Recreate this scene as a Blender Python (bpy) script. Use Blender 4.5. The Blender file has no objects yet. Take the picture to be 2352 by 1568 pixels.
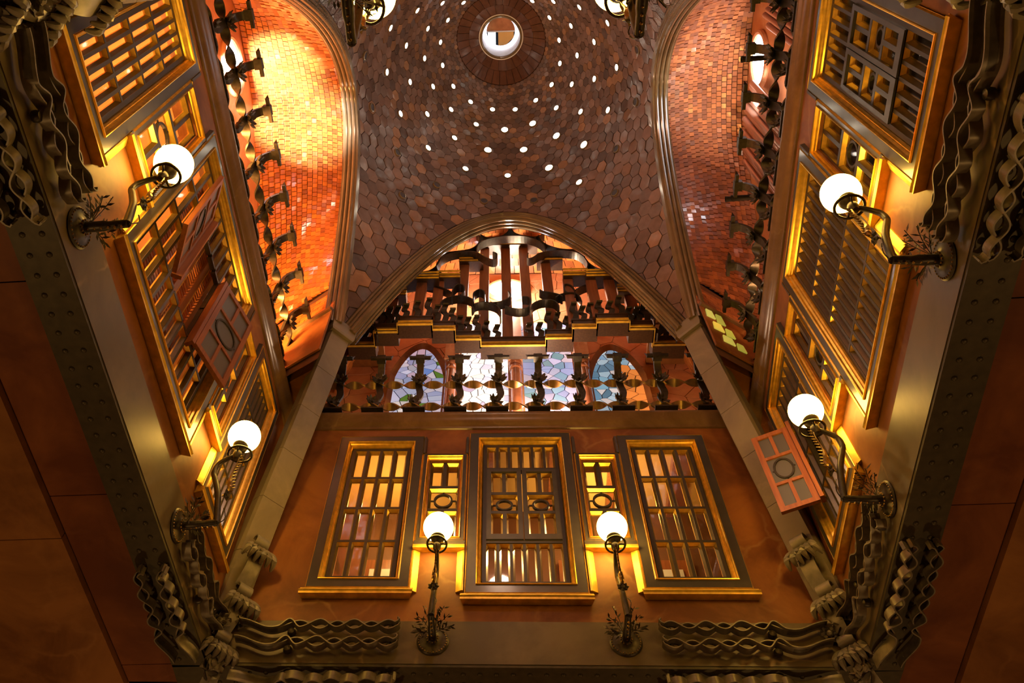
import bpy, math, random
from mathutils import Matrix, Vector
random.seed(7)
PI = math.pi
SC = bpy.context.scene
COL = SC.collection

# ------------------------------------------------------------------ camera
cam_d = bpy.data.cameras.new('camera')
cam = bpy.data.objects.new('camera', cam_d)
COL.objects.link(cam)
def camera_axes(pitch, yaw, roll):
    cp, sp, cy, sy = math.cos(pitch), math.sin(pitch), math.cos(yaw), math.sin(yaw)
    rz = lambda v: Vector((v[0]*cy-v[1]*sy, v[0]*sy+v[1]*cy, v[2]))
    f, u, r = rz((0, cp, sp)), rz((0, -sp, cp)), rz((1, 0, 0))
    c, s = math.cos(roll), math.sin(roll)
    return r*c+u*s, u*c-r*s, f
CR, CU, CF = camera_axes(1.02906, 0.09635, 0.07081)
CAM = Vector((0, 0, 1.6))
FPX, PPX, PPY = 1958.66, 1049.18, 757.88
cam.matrix_world = Matrix(((CR.x, CU.x, -CF.x, CAM.x), (CR.y, CU.y, -CF.y, CAM.y), (CR.z, CU.z, -CF.z, CAM.z), (0, 0, 0, 1)))
cam_d.sensor_width = 36.0
cam_d.lens = FPX*36/2352
cam_d.shift_x = (1176-PPX)/2352
cam_d.shift_y = -(784-PPY)/2352
cam_d.clip_start, cam_d.clip_end = 0.05, 200
SC.camera = cam
# ------------------------------------------------------------------ world, exposure
world = bpy.data.worlds.new('world')
SC.world = world
world.use_nodes = True
world.node_tree.nodes['Background'].inputs[0].default_value = (0.55, 0.65, 0.85, 1)
world.node_tree.nodes['Background'].inputs[1].default_value = 0.02
SC.view_settings.view_transform = 'Standard'
SC.view_settings.look = 'None'
SC.view_settings.gamma = 1
SC.view_settings.use_curve_mapping = False
SC.view_settings.exposure = 0.0
SC.cycles.max_bounces = 4
SC.cycles.diffuse_bounces = 3
SC.cycles.glossy_bounces = 2
SC.cycles.transparent_max_bounces = 6
SC.cycles.adaptive_threshold = 0.12
SC.cycles.caustics_reflective = False
SC.cycles.caustics_refractive = False
SC.cycles.sample_clamp_indirect = 6.0

# ------------------------------------------------------------------ frames
T = math.radians(2.4558)
TN = math.tan(T)
HX, HY = 0.1363, 4.3279
def H(u, v, z):                      # hall plan coordinates to world
    return Vector((HX+u+TN*v, HY+v, z))
def frame(o, x, y):
    return Matrix(((x[0], y[0], 0, o[0]), (x[1], y[1], 0, o[1]), (0, 0, 1, 0), (0, 0, 0, 1)))
ST, CT = math.sin(T), math.cos(T)
WF = {'F': frame((0.28297, 7.7479), (1, 0), (0, 1)),        # x to the right facing the wall, y away from the room
      'L': frame((-3.3637, 4.3279), (ST, CT), (-CT, ST)),
      'R': frame((3.6363, 4.3279), (-ST, -CT), (CT, -ST)),
      'B': frame((-0.0104, 0.9079), (-1, 0), (0, -1))}
def TR(x, y, z): return Matrix.Translation((x, y, z))
def project(p):
    d = p-CAM
    w = d.dot(CF)
    return (PPX+FPX*d.dot(CR)/w, PPY-FPX*d.dot(CU)/w, w)

# ------------------------------------------------------------------ lights
def lamp(name, kind, loc, energy, color, size=0.1, to=None, spot=None):
    d = bpy.data.lights.new(name, kind)
    d.energy = energy
    d.color = color
    if kind == 'AREA': d.size = size
    else: d.shadow_soft_size = size
    if spot: d.spot_size = spot; d.spot_blend = 1.0
    o = bpy.data.objects.new(name, d)
    COL.objects.link(o)
    o.location = loc
    if to is not None:
        o.rotation_euler = (Vector(to)-Vector(loc)).to_track_quat('-Z', 'Y').to_euler()
    return o
WARM, ORANGE, DAY = (1.0, 0.62, 0.24), (1.0, 0.42, 0.10), (0.85, 0.9, 1.0)
# gallery uplights behind the railings, daylight falling in at the round windows
lamp('gallery_uplight_left', 'AREA', H(-3.95, 2.2, 12.5), 190, ORANGE, 0.5, H(-3.7, 1.2, 16))
lamp('gallery_uplight_left_b', 'AREA', H(-3.9, -0.6, 12.5), 150, ORANGE, 0.6, H(-3.4, -0.6, 16))
lamp('gallery_daylight_left', 'SPOT', H(-4.3, -1.3, 14.2), 8000, (.95, .96, 1), 0.08, H(-4.0, -0.75, 16.6), 0.5)
lamp('gallery_daylight_left_b', 'SPOT', H(-4.3, -1.1, 14.2), 6000, (.95, .96, 1), 0.08, H(-3.8, 0.2, 16.5), 0.6)
lamp('gallery_uplight_right', 'AREA', H(3.9, 1.8, 12.5), 22, (1, .5, .2), 0.5, H(3.7, 1.0, 16))
lamp('gallery_daylight_right', 'AREA', H(4.2, -0.5, 14.6), 26, (1, .75, .6), 0.4, H(3.5, -0.3, 17))
lamp('gallery_spot_right', 'SPOT', H(4.2, 0.5, 13.6), 6000, (1, .92, .82), 0.05, H(3.55, 1.95, 15.6), 0.4)
lamp('gallery_spot_right_b', 'SPOT', H(4.05, -0.2, 15.4), 420, (1, .9, .8), 0.1, H(4.15, -0.2, 17.4), 1.8)
lamp('gallery_light_front', 'POINT', H(-0.1, 4.1, 16.9), 330, (1, .86, .68), 0.15)
lamp('gallery_light_front_low', 'POINT', H(0.2, 3.9, 12.7), 190, (1, .68, .42), 0.15)
lamp('gallery_light_back', 'POINT', H(0, -4.0, 15.5), 160, (1, .7, .5), 0.3)
lamp('room_light_front_a', 'POINT', WF['F'] @ Vector((-1.9, 1.0, 11.0)), 60, (1, .6, .18), 0.1)
lamp('room_light_front_b', 'POINT', WF['F'] @ Vector((1.2, 1.0, 11.0)), 75, (1, .63, .2), 0.1)
lamp('room_light_left', 'POINT', WF['L'] @ Vector((-2.2, 1.0, 10.2)), 260, (1, .46, .13), 0.1)
lamp('room_light_left_b', 'POINT', WF['L'] @ Vector((0.2, 1.0, 10.2)), 90, (1, .5, .15), 0.1)
lamp('room_light_right', 'POINT', WF['R'] @ Vector((2.6, 1.0, 9.2)), 3, ORANGE, 0.1)
for q, (lx, ly) in enumerate(((-5.5, 3.5), (5.8, 3.5), (-3.5, 10.5), (4.0, 10.5))):
    lamp('lower_hall_light_%d' % q, 'POINT', (lx, ly, 2.6), 150, (1, .55, .18), 0.2)

# ------------------------------------------------------------------ materials
MATS = {}
def nt(name):
    m = bpy.data.materials.new(name)
    m.use_nodes = True
    b = m.node_tree.nodes['Principled BSDF']
    MATS[name] = m
    return m, m.node_tree.nodes, m.node_tree.links, b
def plain(name, col, rough=0.5, metal=0.0, noise=0.0, scale=8, bump=0.0, coat=0.0, tint=False):
    m, n, l, b = nt(name)
    b.inputs['Roughness'].default_value = rough
    b.inputs['Metallic'].default_value = metal
    b.inputs['Coat Weight'].default_value = coat
    b.inputs['Coat Roughness'].default_value = 0.12
    b.inputs['Base Color'].default_value = (*col, 1)
    src = None
    if noise or bump:
        tc = n.new('ShaderNodeTexCoord'); tx = n.new('ShaderNodeTexNoise')
        tx.inputs['Scale'].default_value = scale; tx.inputs['Detail'].default_value = 5
        l.new(tc.outputs['Object'], tx.inputs['Vector'])
        if noise:
            r = n.new('ShaderNodeValToRGB')
            r.color_ramp.elements[0].position = 0.3; r.color_ramp.elements[1].position = 0.72
            r.color_ramp.elements[0].color = (*[c*(1-noise) for c in col], 1)
            r.color_ramp.elements[1].color = (*[min(1, c*(1+noise)) for c in col], 1)
            l.new(tx.outputs['Fac'], r.inputs['Fac']); src = r.outputs['Color']
        if bump:
            bp = n.new('ShaderNodeBump'); bp.inputs['Strength'].default_value = bump; bp.inputs['Distance'].default_value = 0.02
            l.new(tx.outputs['Fac'], bp.inputs['Height']); l.new(bp.outputs['Normal'], b.inputs['Normal'])
    if tint:
        at = n.new('ShaderNodeAttribute'); at.attribute_name = 'tint'
        if src is None:
            l.new(at.outputs['Color'], b.inputs['Base Color'])
        else:
            mx = n.new('ShaderNodeMix'); mx.data_type = 'RGBA'; mx.blend_type = 'MULTIPLY'; mx.inputs[0].default_value = 1
            l.new(src, mx.inputs[6]); l.new(at.outputs['Color'], mx.inputs[7]); l.new(mx.outputs[2], b.inputs['Base Color'])
    elif src is not None:
        l.new(src, b.inputs['Base Color'])
    return m
def stone(name, c1, c2, vein, rough=0.4, scale=1.2, vein_w=0.03, vein_amt=0.6):
    m, n, l, b = nt(name)
    tc = n.new('ShaderNodeTexCoord')
    a = n.new('ShaderNodeTexNoise'); a.inputs['Scale'].default_value = scale; a.inputs['Detail'].default_value = 8; a.inputs['Roughness'].default_value = 0.62; a.inputs['Distortion'].default_value = 0.6
    l.new(tc.outputs['Object'], a.inputs['Vector'])
    r = n.new('ShaderNodeValToRGB')
    r.color_ramp.elements[0].position = 0.38; r.color_ramp.elements[1].position = 0.64
    r.color_ramp.elements[0].color = (*c1, 1); r.color_ramp.elements[1].color = (*c2, 1)
    l.new(a.outputs['Fac'], r.inputs['Fac'])
    v = n.new('ShaderNodeTexVoronoi'); v.feature = 'DISTANCE_TO_EDGE'; v.inputs['Scale'].default_value = scale*0.55
    w = n.new('ShaderNodeTexNoise'); w.inputs['Scale'].default_value = scale*1.4; w.inputs['Detail'].default_value = 4
    l.new(tc.outputs['Object'], w.inputs['Vector'])
    add = n.new('ShaderNodeVectorMath'); add.operation = 'MULTIPLY_ADD'; add.inputs[1].default_value = (.9, .9, .9)
    l.new(w.outputs['Color'], add.inputs[0]); l.new(tc.outputs['Object'], add.inputs[2])
    l.new(add.outputs[0], v.inputs['Vector'])
    rv = n.new('ShaderNodeMapRange'); rv.inputs[1].default_value = 0; rv.inputs[2].default_value = vein_w; rv.inputs[3].default_value = vein_amt; rv.inputs[4].default_value = 0
    l.new(v.outputs['Distance'], rv.inputs[0])
    br = n.new('ShaderNodeTexNoise'); br.inputs['Scale'].default_value = scale*0.8
    l.new(tc.outputs['Object'], br.inputs['Vector'])
    mr = n.new('ShaderNodeMapRange'); mr.inputs[1].default_value = 0.45; mr.inputs[2].default_value = 0.65
    l.new(br.outputs['Fac'], mr.inputs[0])
    mu = n.new('ShaderNodeMath'); mu.operation = 'MULTIPLY'; l.new(rv.outputs[0], mu.inputs[0]); l.new(mr.outputs[0], mu.inputs[1])
    mx = n.new('ShaderNodeMix'); mx.data_type = 'RGBA'; mx.inputs[7].default_value = (*vein, 1)
    l.new(mu.outputs[0], mx.inputs[0]); l.new(r.outputs['Color'], mx.inputs[6]); l.new(mx.outputs[2], b.inputs['Base Color'])
    b.inputs['Roughness'].default_value = rough
    b.inputs['Specular IOR Level'].default_value = 0.3
    return m
def wood(name, c1, c2, rough=0.35, axis=2):
    m, n, l, b = nt(name)
    tc = n.new('ShaderNodeTexCoord'); mp = n.new('ShaderNodeMapping')
    sc = [14, 14, 14]; sc[axis] = 1.2; mp.inputs['Scale'].default_value = sc
    a = n.new('ShaderNodeTexNoise'); a.inputs['Scale'].default_value = 2; a.inputs['Detail'].default_value = 5
    l.new(tc.outputs['Object'], mp.inputs[0]); l.new(mp.outputs[0], a.inputs['Vector'])
    r = n.new('ShaderNodeValToRGB'); r.color_ramp.elements[0].position = .3; r.color_ramp.elements[1].position = .7
    r.color_ramp.elements[0].color = (*c1, 1); r.color_ramp.elements[1].color = (*c2, 1)
    l.new(a.outputs['Fac'], r.inputs['Fac']); l.new(r.outputs['Color'], b.inputs['Base Color'])
    b.inputs['Roughness'].default_value = rough
    return m
def glow(name, col, strength, tint=False):
    m, n, l, b = nt(name)
    b.inputs['Base Color'].default_value = (*[min(1, c) for c in col], 1)
    b.inputs['Emission Color'].default_value = (*col, 1)
    b.inputs['Emission Strength'].default_value = strength
    b.inputs['Roughness'].default_value = 0.2
    if tint:
        at = n.new('ShaderNodeAttribute'); at.attribute_name = 'tint'
        l.new(at.outputs['Color'], b.inputs['Base Color']); l.new(at.outputs['Color'], b.inputs['Emission Color'])
    return m
def clear_glass(name, col=(1, 1, 1), gloss=0.08, rough=0.03):
    m, n, l, b = nt(name)
    n.remove(b)
    t = n.new('ShaderNodeBsdfTransparent'); t.inputs[0].default_value = (*col, 1)
    g = n.new('ShaderNodeBsdfGlossy'); g.inputs['Roughness'].default_value = rough
    mx = n.new('ShaderNodeMixShader'); mx.inputs[0].default_value = gloss
    l.new(t.outputs[0], mx.inputs[1]); l.new(g.outputs[0], mx.inputs[2])
    l.new(mx.outputs[0], n['Material Output'].inputs[0])
    return m
stone('wall_stone', (.15, .048, .011), (.33, .125, .03), (.5, .28, .1), .5, 0.9, .02, .45)
stone('beam_marble', (.11, .085, .05), (.17, .13, .08), (.42, .30, .15), .38, 1.1, .018, .7)
stone('low_stone', (.13, .04, .015), (.24, .085, .028), (.3, .13, .05), .5, .8, .02, .3)
stone('low_panel', (.16, .065, .02), (.32, .145, .045), (.4, .2, .08), .5, .9, .02, .4)
stone('slab', (.58, .24, .11), (.74, .36, .18), (.85, .6, .4), .4, 1.4, .02, .4)
stone('strip_stone', (.17, .14, .10), (.24, .20, .145), (.36, .3, .2), .38, 1.3, .02, .4)
stone('cornice_stone', (.12, .07, .035), (.2, .12, .06), (.3, .2, .1), .25, 1.6, .02, .3)
plain('steel', (.065, .055, .03), .5, .3, .2, 12, .05)
plain('iron', (.055, .046, .032), .42, .55, .3, 20, .08)
plain('iron_pale', (.2, .175, .125), .42, .25, .25, 14, .08)
plain('gilt', (.85, .52, .09), .3, .9, .2, 14)
plain('gold_leaf', (.85, .53, .08), .36, .6, .25, 10)
plain('casing', (.05, .044, .04), .33, .1, .15, 9, 0, .3)
plain('sash', (.038, .03, .022), .36, .1, .15, 9)
plain('iron_lit', (.3, .2, .07), .35, .6, .2, 12)
plain('iron_ribbon', (.23, .205, .16), .42, .2, .25, 10, .05)
plain('bead_shaded', (.085, .055, .022), .28, .3, .2, 12, 0, .6)  # gilt bead faces turned from the lamps, shade put into the colour
plain('brass', (.3, .2, .06), .3, .9, .3, 18)
plain('dark_void', (.012, .008, .005), .8)
plain('tile', (1, 1, 1), .22, 0, .25, 7, .22, .5, tint=True)
plain('brick', (1, 1, 1), .34, 0, .2, 14, .15, .9, tint=True)
plain('mortar', (.12, .05, .025), .9)
plain('grout', (.06, .035, .028), .9)
plain('rib_stone', (.15, .105, .052), .2, 0, .25, 2.5, 0, .4)
plain('marble_col', (.42, .15, .07), .2, 0, .3, 5, 0, .5)
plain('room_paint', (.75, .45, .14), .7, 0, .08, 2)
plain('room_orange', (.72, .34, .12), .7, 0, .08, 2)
plain('room_unlit', (.06, .048, .04), .6, 0, .2, 2)  # unlit passage: its darkness is put into the paint colour
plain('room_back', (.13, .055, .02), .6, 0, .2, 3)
plain('white_paint', (.75, .74, .72), .6)
plain('pipe_metal', (.62, .38, .30), .28, .9)
plain('lead', (.05, .04, .04), .6, .3)
plain('frosted', (.12, .115, .145), .35)
wood('shutter_wood', (.20, .06, .018), (.33, .11, .035))
wood('honey_wood', (.3, .085, .016), (.46, .15, .032))
wood('screen_wood', (.19, .07, .03), (.3, .12, .05))
wood('dark_wood', (.035, .017, .007), (.065, .032, .013))
glow('globe_glass', (1.0, .56, .095), 40)
glow('hole_light', (1.0, .86, .7), 9)
glow('hole_hot', (1.0, .85, .62), 60)
glow('hole_dim', (.05, .045, .05), .1)
glow('oculus_glow', (.85, .85, 1.0), 2.2)
glow('daylight', (.9, .94, 1.0), 14)
glow('daylight_soft', (.9, .94, 1.0), 4)
glow('stained', (1, 1, 1), .55, tint=True)
clear_glass('pane_glass')
for k_ in ('hole_light', 'hole_dim', 'stained', 'daylight_soft'): MATS[k_].cycles.emission_sampling = 'NONE'
M = lambda *names: [MATS[x] for x in names]

# ------------------------------------------------------------------ mesh builder
class MB:
    def __init__(s): s.v, s.f, s.m, s.t = [], [], [], []
    def add(s, vs, fs, mi=0, tint=None):
        k = len(s.v); s.v += [tuple(v) for v in vs]
        for f in fs: s.f.append(tuple(k+i for i in f)); s.m.append(mi); s.t.append(tint)
        return s
    def box(s, x0, x1, y0, y1, z0, z1, mi=0):
        v = [(x, y, z) for x in (x0, x1) for y in (y0, y1) for z in (z0, z1)]
        return s.add(v, [(0, 1, 3, 2), (4, 6, 7, 5), (0, 4, 5, 1), (2, 3, 7, 6), (0, 2, 6, 4), (1, 5, 7, 3)], mi)
    def ring_sweep(s, rings, closed=False, caps=True, mi=0):
        n = len(rings[0]); k = len(s.v)
        for r in rings: s.v += [tuple(p) for p in r]
        R = len(rings)
        for i in range(R if closed else R-1):
            j = (i+1) % R
            for a in range(n):
                b = (a+1) % n
                s.f.append((k+i*n+a, k+i*n+b, k+j*n+b, k+j*n+a)); s.m.append(mi); s.t.append(None)
        if caps and not closed:
            s.f.append(tuple(k+a for a in range(n))[::-1]); s.m.append(mi); s.t.append(None)
            s.f.append(tuple(k+(R-1)*n+a for a in range(n))); s.m.append(mi); s.t.append(None)
        return s
    def tube(s, path, rad, seg=8, mi=0):
        path = [Vector(p) for p in path]; rings = []
        up = Vector((0.13, 0.31, 0.94))
        for i, p in enumerate(path):
            d = (path[min(i+1, len(path)-1)]-path[max(i-1, 0)]).normalized()
            a = d.cross(up)
            if a.length < .05: a = d.cross(Vector((1, 0, 0)))
            a.normalize(); b = d.cross(a)
            r = rad[i] if isinstance(rad, (list, tuple)) else rad
            rings.append([p+a*(r*math.cos(2*PI*k/seg))+b*(r*math.sin(2*PI*k/seg)) for k in range(seg)])
        return s.ring_sweep(rings, mi=mi)
    def lathe(s, prof, seg=16, mat=None, mi=0):
        mat = mat or Matrix()
        rings = [[mat @ Vector((r*math.cos(2*PI*k/seg), r*math.sin(2*PI*k/seg), z)) for k in range(seg)] for r, z in prof]
        return s.ring_sweep(rings, mi=mi)
    def ball(s, c, r, seg=10, mi=0, sq=1.0):
        n = max(4, seg//2)
        return s.lathe([(max(1e-4, r*math.sin(PI*i/n)), -r*sq*math.cos(PI*i/n)) for i in range(n+1)], seg, TR(*c), mi)
    def ribbon(s, path, w, th, mi=0):
        """flat bar: path of points, w = vector across its width (one, or one per point), th = thickness"""
        path = [Vector(p) for p in path]; rings = []
        for i, p in enumerate(path):
            d = (path[min(i+1, len(path)-1)]-path[max(i-1, 0)]).normalized()
            ww = Vector(w[i]) if isinstance(w, list) else Vector(w)
            nn = d.cross(ww)
            nn = nn.normalized()*th/2 if nn.length > 1e-6 else Vector((0, 0, th/2))
            rings.append([p+nn, p+nn+ww, p-nn+ww, p-nn])
        return s.ring_sweep(rings, mi=mi)
    def frustum_ring(s, o, i, y0, y1, mi=0, mi2=None):
        """sloped rectangular ring from rect o (x0,x1,z0,z1) at y0 to rect i at y1"""
        a = [(o[0], y0, o[2]), (o[1], y0, o[2]), (o[1], y0, o[3]), (o[0], y0, o[3])]
        b = [(i[0], y1, i[2]), (i[1], y1, i[2]), (i[1], y1, i[3]), (i[0], y1, i[3])]
        c = [(x, y1+.02, z) for x, y, z in a]
        d = [(x, y1+.02, z) for x, y, z in b]
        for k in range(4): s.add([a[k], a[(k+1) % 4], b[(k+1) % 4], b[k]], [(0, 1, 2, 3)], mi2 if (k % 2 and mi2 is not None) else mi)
        s.add(a+b+c+d, [(4+k, 4+(k+1) % 4, 12+(k+1) % 4, 12+k) for k in range(4)]
              + [(8+k, (k+1) % 4+8, (k+1) % 4, k) for k in range(4)]+[(12+k, 12+(k+1) % 4, 8+(k+1) % 4, 8+k) for k in range(4)], mi)
        return s
    def slab(s, poly, nrm, th, mi=0, tint=None):
        """poly: 3D points, extruded by th along nrm (front at +th)"""
        n = len(poly); nv = Vector(nrm)*th
        top = [Vector(p)+nv for p in poly]
        return s.add([*poly, *top], [tuple(range(n, 2*n))]+[(k, (k+1) % n, n+(k+1) % n, n+k) for k in range(n)], mi, tint)
    def mesh(s, name, mats, smooth=False):
        me = bpy.data.meshes.new(name)
        me.from_pydata(s.v, [], s.f)
        for m in mats: me.materials.append(m)
        if len(mats) > 1: me.polygons.foreach_set('material_index', s.m)
        if any(t is not None for t in s.t):
            at = me.attributes.new('tint', 'FLOAT_COLOR', 'CORNER'); d = []
            for f, t in zip(s.f, s.t): d += [*(t or (1, 1, 1)), 1.0]*len(f)
            at.data.foreach_set('color', d)
        if smooth:
            me.polygons.foreach_set('use_smooth', [True]*len(s.f))
            try: me.set_sharp_from_angle(angle=math.radians(40))
            except Exception: pass
        me.update()
        return me
def link(name, data, parent=None, mw=None):
    o = bpy.data.objects.new(name, data)
    COL.objects.link(o)
    if parent is not None: o.parent = parent
    if mw is not None: o.matrix_basis = mw
    return o
def obj(name, mb, mats, parent=None, mw=None, smooth=False, stuff=False, label=None):
    o = link(name, mb.mesh(name, mats, smooth), parent, mw)
    if stuff: o['kind'] = 'stuff'
    if label: o['label'] = label
    return o
def tag(o, label, cat, group=None, kind=None):
    o['label'] = label
    if cat: o['category'] = cat
    if group: o['group'] = group
    if kind: o['kind'] = kind
    return o
def thing(name, label, cat, mw, group=None):
    return tag(link(name, None, None, mw), label, cat, group)
def struct(name, mb=None, mats=None, mw=None, label=None, smooth=False):
    o = link(name, mb.mesh(name, mats, smooth) if mb else None, None, mw)
    o['kind'] = 'structure'
    if label: o['label'] = label
    return o
def copy_tree(o, parent=None, mw=None):
    c = o.copy(); COL.objects.link(c); c.parent = parent
    if mw is not None: c.matrix_basis = mw
    for ch in list(o.children): copy_tree(ch, c)
    return c

# ------------------------------------------------------------------ dome surface
AX, AY, CU0, CV0 = 2.76, 2.68, -.013, -.076
DZ, DA, DB = 21.6764, .5158, .0038
def dome_z(u, v):
    r2 = u*u+v*v
    return DZ-DA*r2-DB*r2*r2
def D3(u, v, off=0.0):               # u, v about the dome axis; off moves along the inner normal (towards the room)
    r2 = u*u+v*v; g = -2*DA-4*DB*r2
    n = Vector((g*u, g*v, -1)).normalized()
    return H(CU0+u, CV0+v, dome_z(u, v))+n*off
def clip_rect(poly, ax, ay):
    for k, lim, sg in ((0, ax, 1), (0, ax, -1), (1, ay, 1), (1, ay, -1)):
        out = []
        for i in range(len(poly)):
            a, b = poly[i-1], poly[i]
            da, db = lim-sg*a[k], lim-sg*b[k]
            if (da >= 0) != (db >= 0):
                t = da/(da-db); out.append((a[0]+(b[0]-a[0])*t, a[1]+(b[1]-a[1])*t))
            if db >= 0: out.append(b)
        poly = out
        if len(poly) < 3: return []
    return poly
def area_px(pts):
    q = [project(Vector(p)) for p in pts]
    if any(p[2] < .2 for p in q): return 0
    cx = sum(p[0] for p in q)/len(q); cy = sum(p[1] for p in q)/len(q)
    if not (-10 < cx < 2362 and -10 < cy < 1578): return 0
    return abs(sum(q[i-1][0]*q[i][1]-q[i][0]*q[i-1][1] for i in range(len(q))))/2
def place_pieces(pieces, name, mats, parent, limit=300, skip_small=25):
    """pieces: (front polygon, normal, thickness, tint); the largest in view become parts of their own, the rest one joined part"""
    order = sorted(range(len(pieces)), key=lambda i: -area_px(pieces[i][0]))
    rest = MB()
    for k, i in enumerate(order):
        poly, nrm, th, tint = pieces[i]
        base = [Vector(p)-Vector(nrm)*th for p in poly]
        if k < limit and area_px(poly) > skip_small:
            obj(name, MB().slab(base, nrm, th, 0, tint), mats, parent)
        else: rest.slab(base, nrm, th, 0, tint)
    if rest.f: obj('remaining_'+name+'s', rest, mats, parent, stuff=True)
def poly_normal(p):
    n = Vector((0, 0, 0))
    for i in range(len(p)):
        a, b = Vector(p[i-1]), Vector(p[i]); n += a.cross(b)
    return n.normalized()

# ================================================================== STRUCTURE
# floor, lower hall and the stone ceiling outside the beams
struct('floor', MB().box(-12, 12, -9, 15, -.2, 0), M('low_stone'), label='dark stone floor of the hall far below')
for nm, b in (('wall_lower_left', (-12.2, -12, -9, 15)), ('wall_lower_right', (12, 12.2, -9, 15)), ('wall_lower_front', (-12, 12, 15, 15.2)), ('wall_lower_back', (-12, 12, -9.2, -9))):
    struct(nm, MB().box(*b, 0, 8.2), M('low_stone'), label='dim stone wall below the beams')
for side, hw in (('F', 3.9), ('L', 3.78), ('R', 3.78), ('B', 3.9)):
    full = {'F': 'front', 'L': 'left', 'R': 'right', 'B': 'back'}[side]
    c = struct('ceiling_lower_'+full, None, None, WF[side], 'dark reddish stone ceiling outside the riveted beam')
    ln = 9.5 if side in 'FB' else 3.79
    # slabs stepping up away from the beam, each its own piece
    y = .36
    for row, (dp, zz) in enumerate(((.62, 7.60), (1.5, 7.53), (1.9, 7.62), (2.4, 7.6))):
        x = -ln
        wd = [2.4, 3.1, 2.6, 3.4][row]
        while x < ln-.05:
            x1 = min(ln, x+wd*(.8+.4*random.random()))
            obj('ceiling_slab', MB().box(x, x1-.012, y, y+dp-.012, zz, zz+.3), M('low_stone' if row != 1 else 'low_panel'), c)
            x = x1
        y += dp

OPEN = {}
def make_wall(side, openings, hw, z0=8.134, z1=12.0, th=.22):
    full = {'F': 'front', 'L': 'left', 'R': 'right', 'B': 'back'}[side]
    xs = sorted({-hw, hw, *[o[0] for o in openings], *[o[1] for o in openings]})
    zs = sorted({z0, z1, *[o[2] for o in openings], *[o[3] for o in openings]})
    mb = MB()
    ins = lambda x, z: any(o[0] < x < o[1] and o[2] < z < o[3] for o in openings)
    for i in range(len(xs)-1):
        for k in range(len(zs)-1):
            if not ins((xs[i]+xs[i+1])/2, (zs[k]+zs[k+1])/2):
                for y in (0, th):
                    mb.add([(xs[i], y, zs[k]), (xs[i+1], y, zs[k]), (xs[i+1], y, zs[k+1]), (xs[i], y, zs[k+1])], [(0, 1, 2, 3) if y == 0 else (3, 2, 1, 0)])
    for a, b, c, d in openings:
        mb.add([(a, 0, c), (b, 0, c), (b, 0, d), (a, 0, d), (a, th, c), (b, th, c), (b, th, d), (a, th, d)],
               [(0, 1, 5, 4), (1, 2, 6, 5), (2, 3, 7, 6), (3, 0, 4, 7)])
    mb.add([(-hw, 0, z1), (hw, 0, z1), (hw, th, z1), (-hw, th, z1)], [(0, 1, 2, 3)])
    return struct('wall_'+full, mb, M('wall_stone'), WF[side], 'polished orange-brown stone wall')
# openings (x0, x1, z0, z1) facing each wall
FRONT_W = [(-2.60, -1.39, 8.61, 11.45), (-1.36, -.76, 9.36, 11.05), (-.711, .711, 8.53, 11.52), (.76, 1.36, 9.36, 11.05), (1.39, 2.60, 8.61, 11.45)]
LEFT_W = [(-3.05, -1.95, 8.58, 11.44), (-1.92, -1.24, 9.30, 11.1), (-1.20, 1.19, 8.55, 11.44), (1.23, 1.76, 9.30, 11.1), (1.79, 2.93, 8.58, 11.44)]
RIGHT_W = [(-2.93, -1.55, 8.58, 11.44), (-1.52, -.92, 9.30, 11.1), (-.885, .87, 8.55, 11.44), (.91, 1.54, 9.30, 11.1), (1.57, 2.87, 8.58, 11.44)]
sh = lambda o, d=.1: (o[0]+d, o[1]-d, o[2]+d, o[3]-d)
make_wall('F', [sh(o) for o in FRONT_W], 3.5)
make_wall('L', [sh(o) for o in LEFT_W], 3.42)
make_wall('R', [sh(o) for o in RIGHT_W], 3.42)
make_wall('B', [], 3.5)

# rooms behind the windows
for side, mt, name in (('F', 'room_paint', 'front'), ('L', 'room_orange', 'left'), ('R', 'room_unlit', 'right')):
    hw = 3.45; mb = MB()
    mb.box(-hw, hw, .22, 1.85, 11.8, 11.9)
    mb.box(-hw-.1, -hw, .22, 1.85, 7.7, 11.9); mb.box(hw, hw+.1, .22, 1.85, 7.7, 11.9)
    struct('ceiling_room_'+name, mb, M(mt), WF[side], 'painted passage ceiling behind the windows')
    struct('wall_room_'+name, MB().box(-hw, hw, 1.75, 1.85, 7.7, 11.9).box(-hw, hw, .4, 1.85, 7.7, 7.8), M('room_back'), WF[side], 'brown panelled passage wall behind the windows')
    if side == 'F':
        for x in (-2.9, -1.6, -.5, .45, 1.35, 2.3):
            obj('ceiling_joist', MB().box(x, x+.1, .24, 1.74, 11.66, 11.8), M('shutter_wood'), SC.objects['ceiling_room_front'])
        for x in (-2.35, .55, 1.75):
            c = obj('inner_door', MB().box(x, x+.7, 1.68, 1.75, 7.8, 10.7), M('shutter_wood'), SC.objects['wall_room_front'])
            obj('door_panel', MB().box(x+.12, x+.58, 1.66, 1.68, 9.6, 10.5), M('white_paint'), c)
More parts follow.
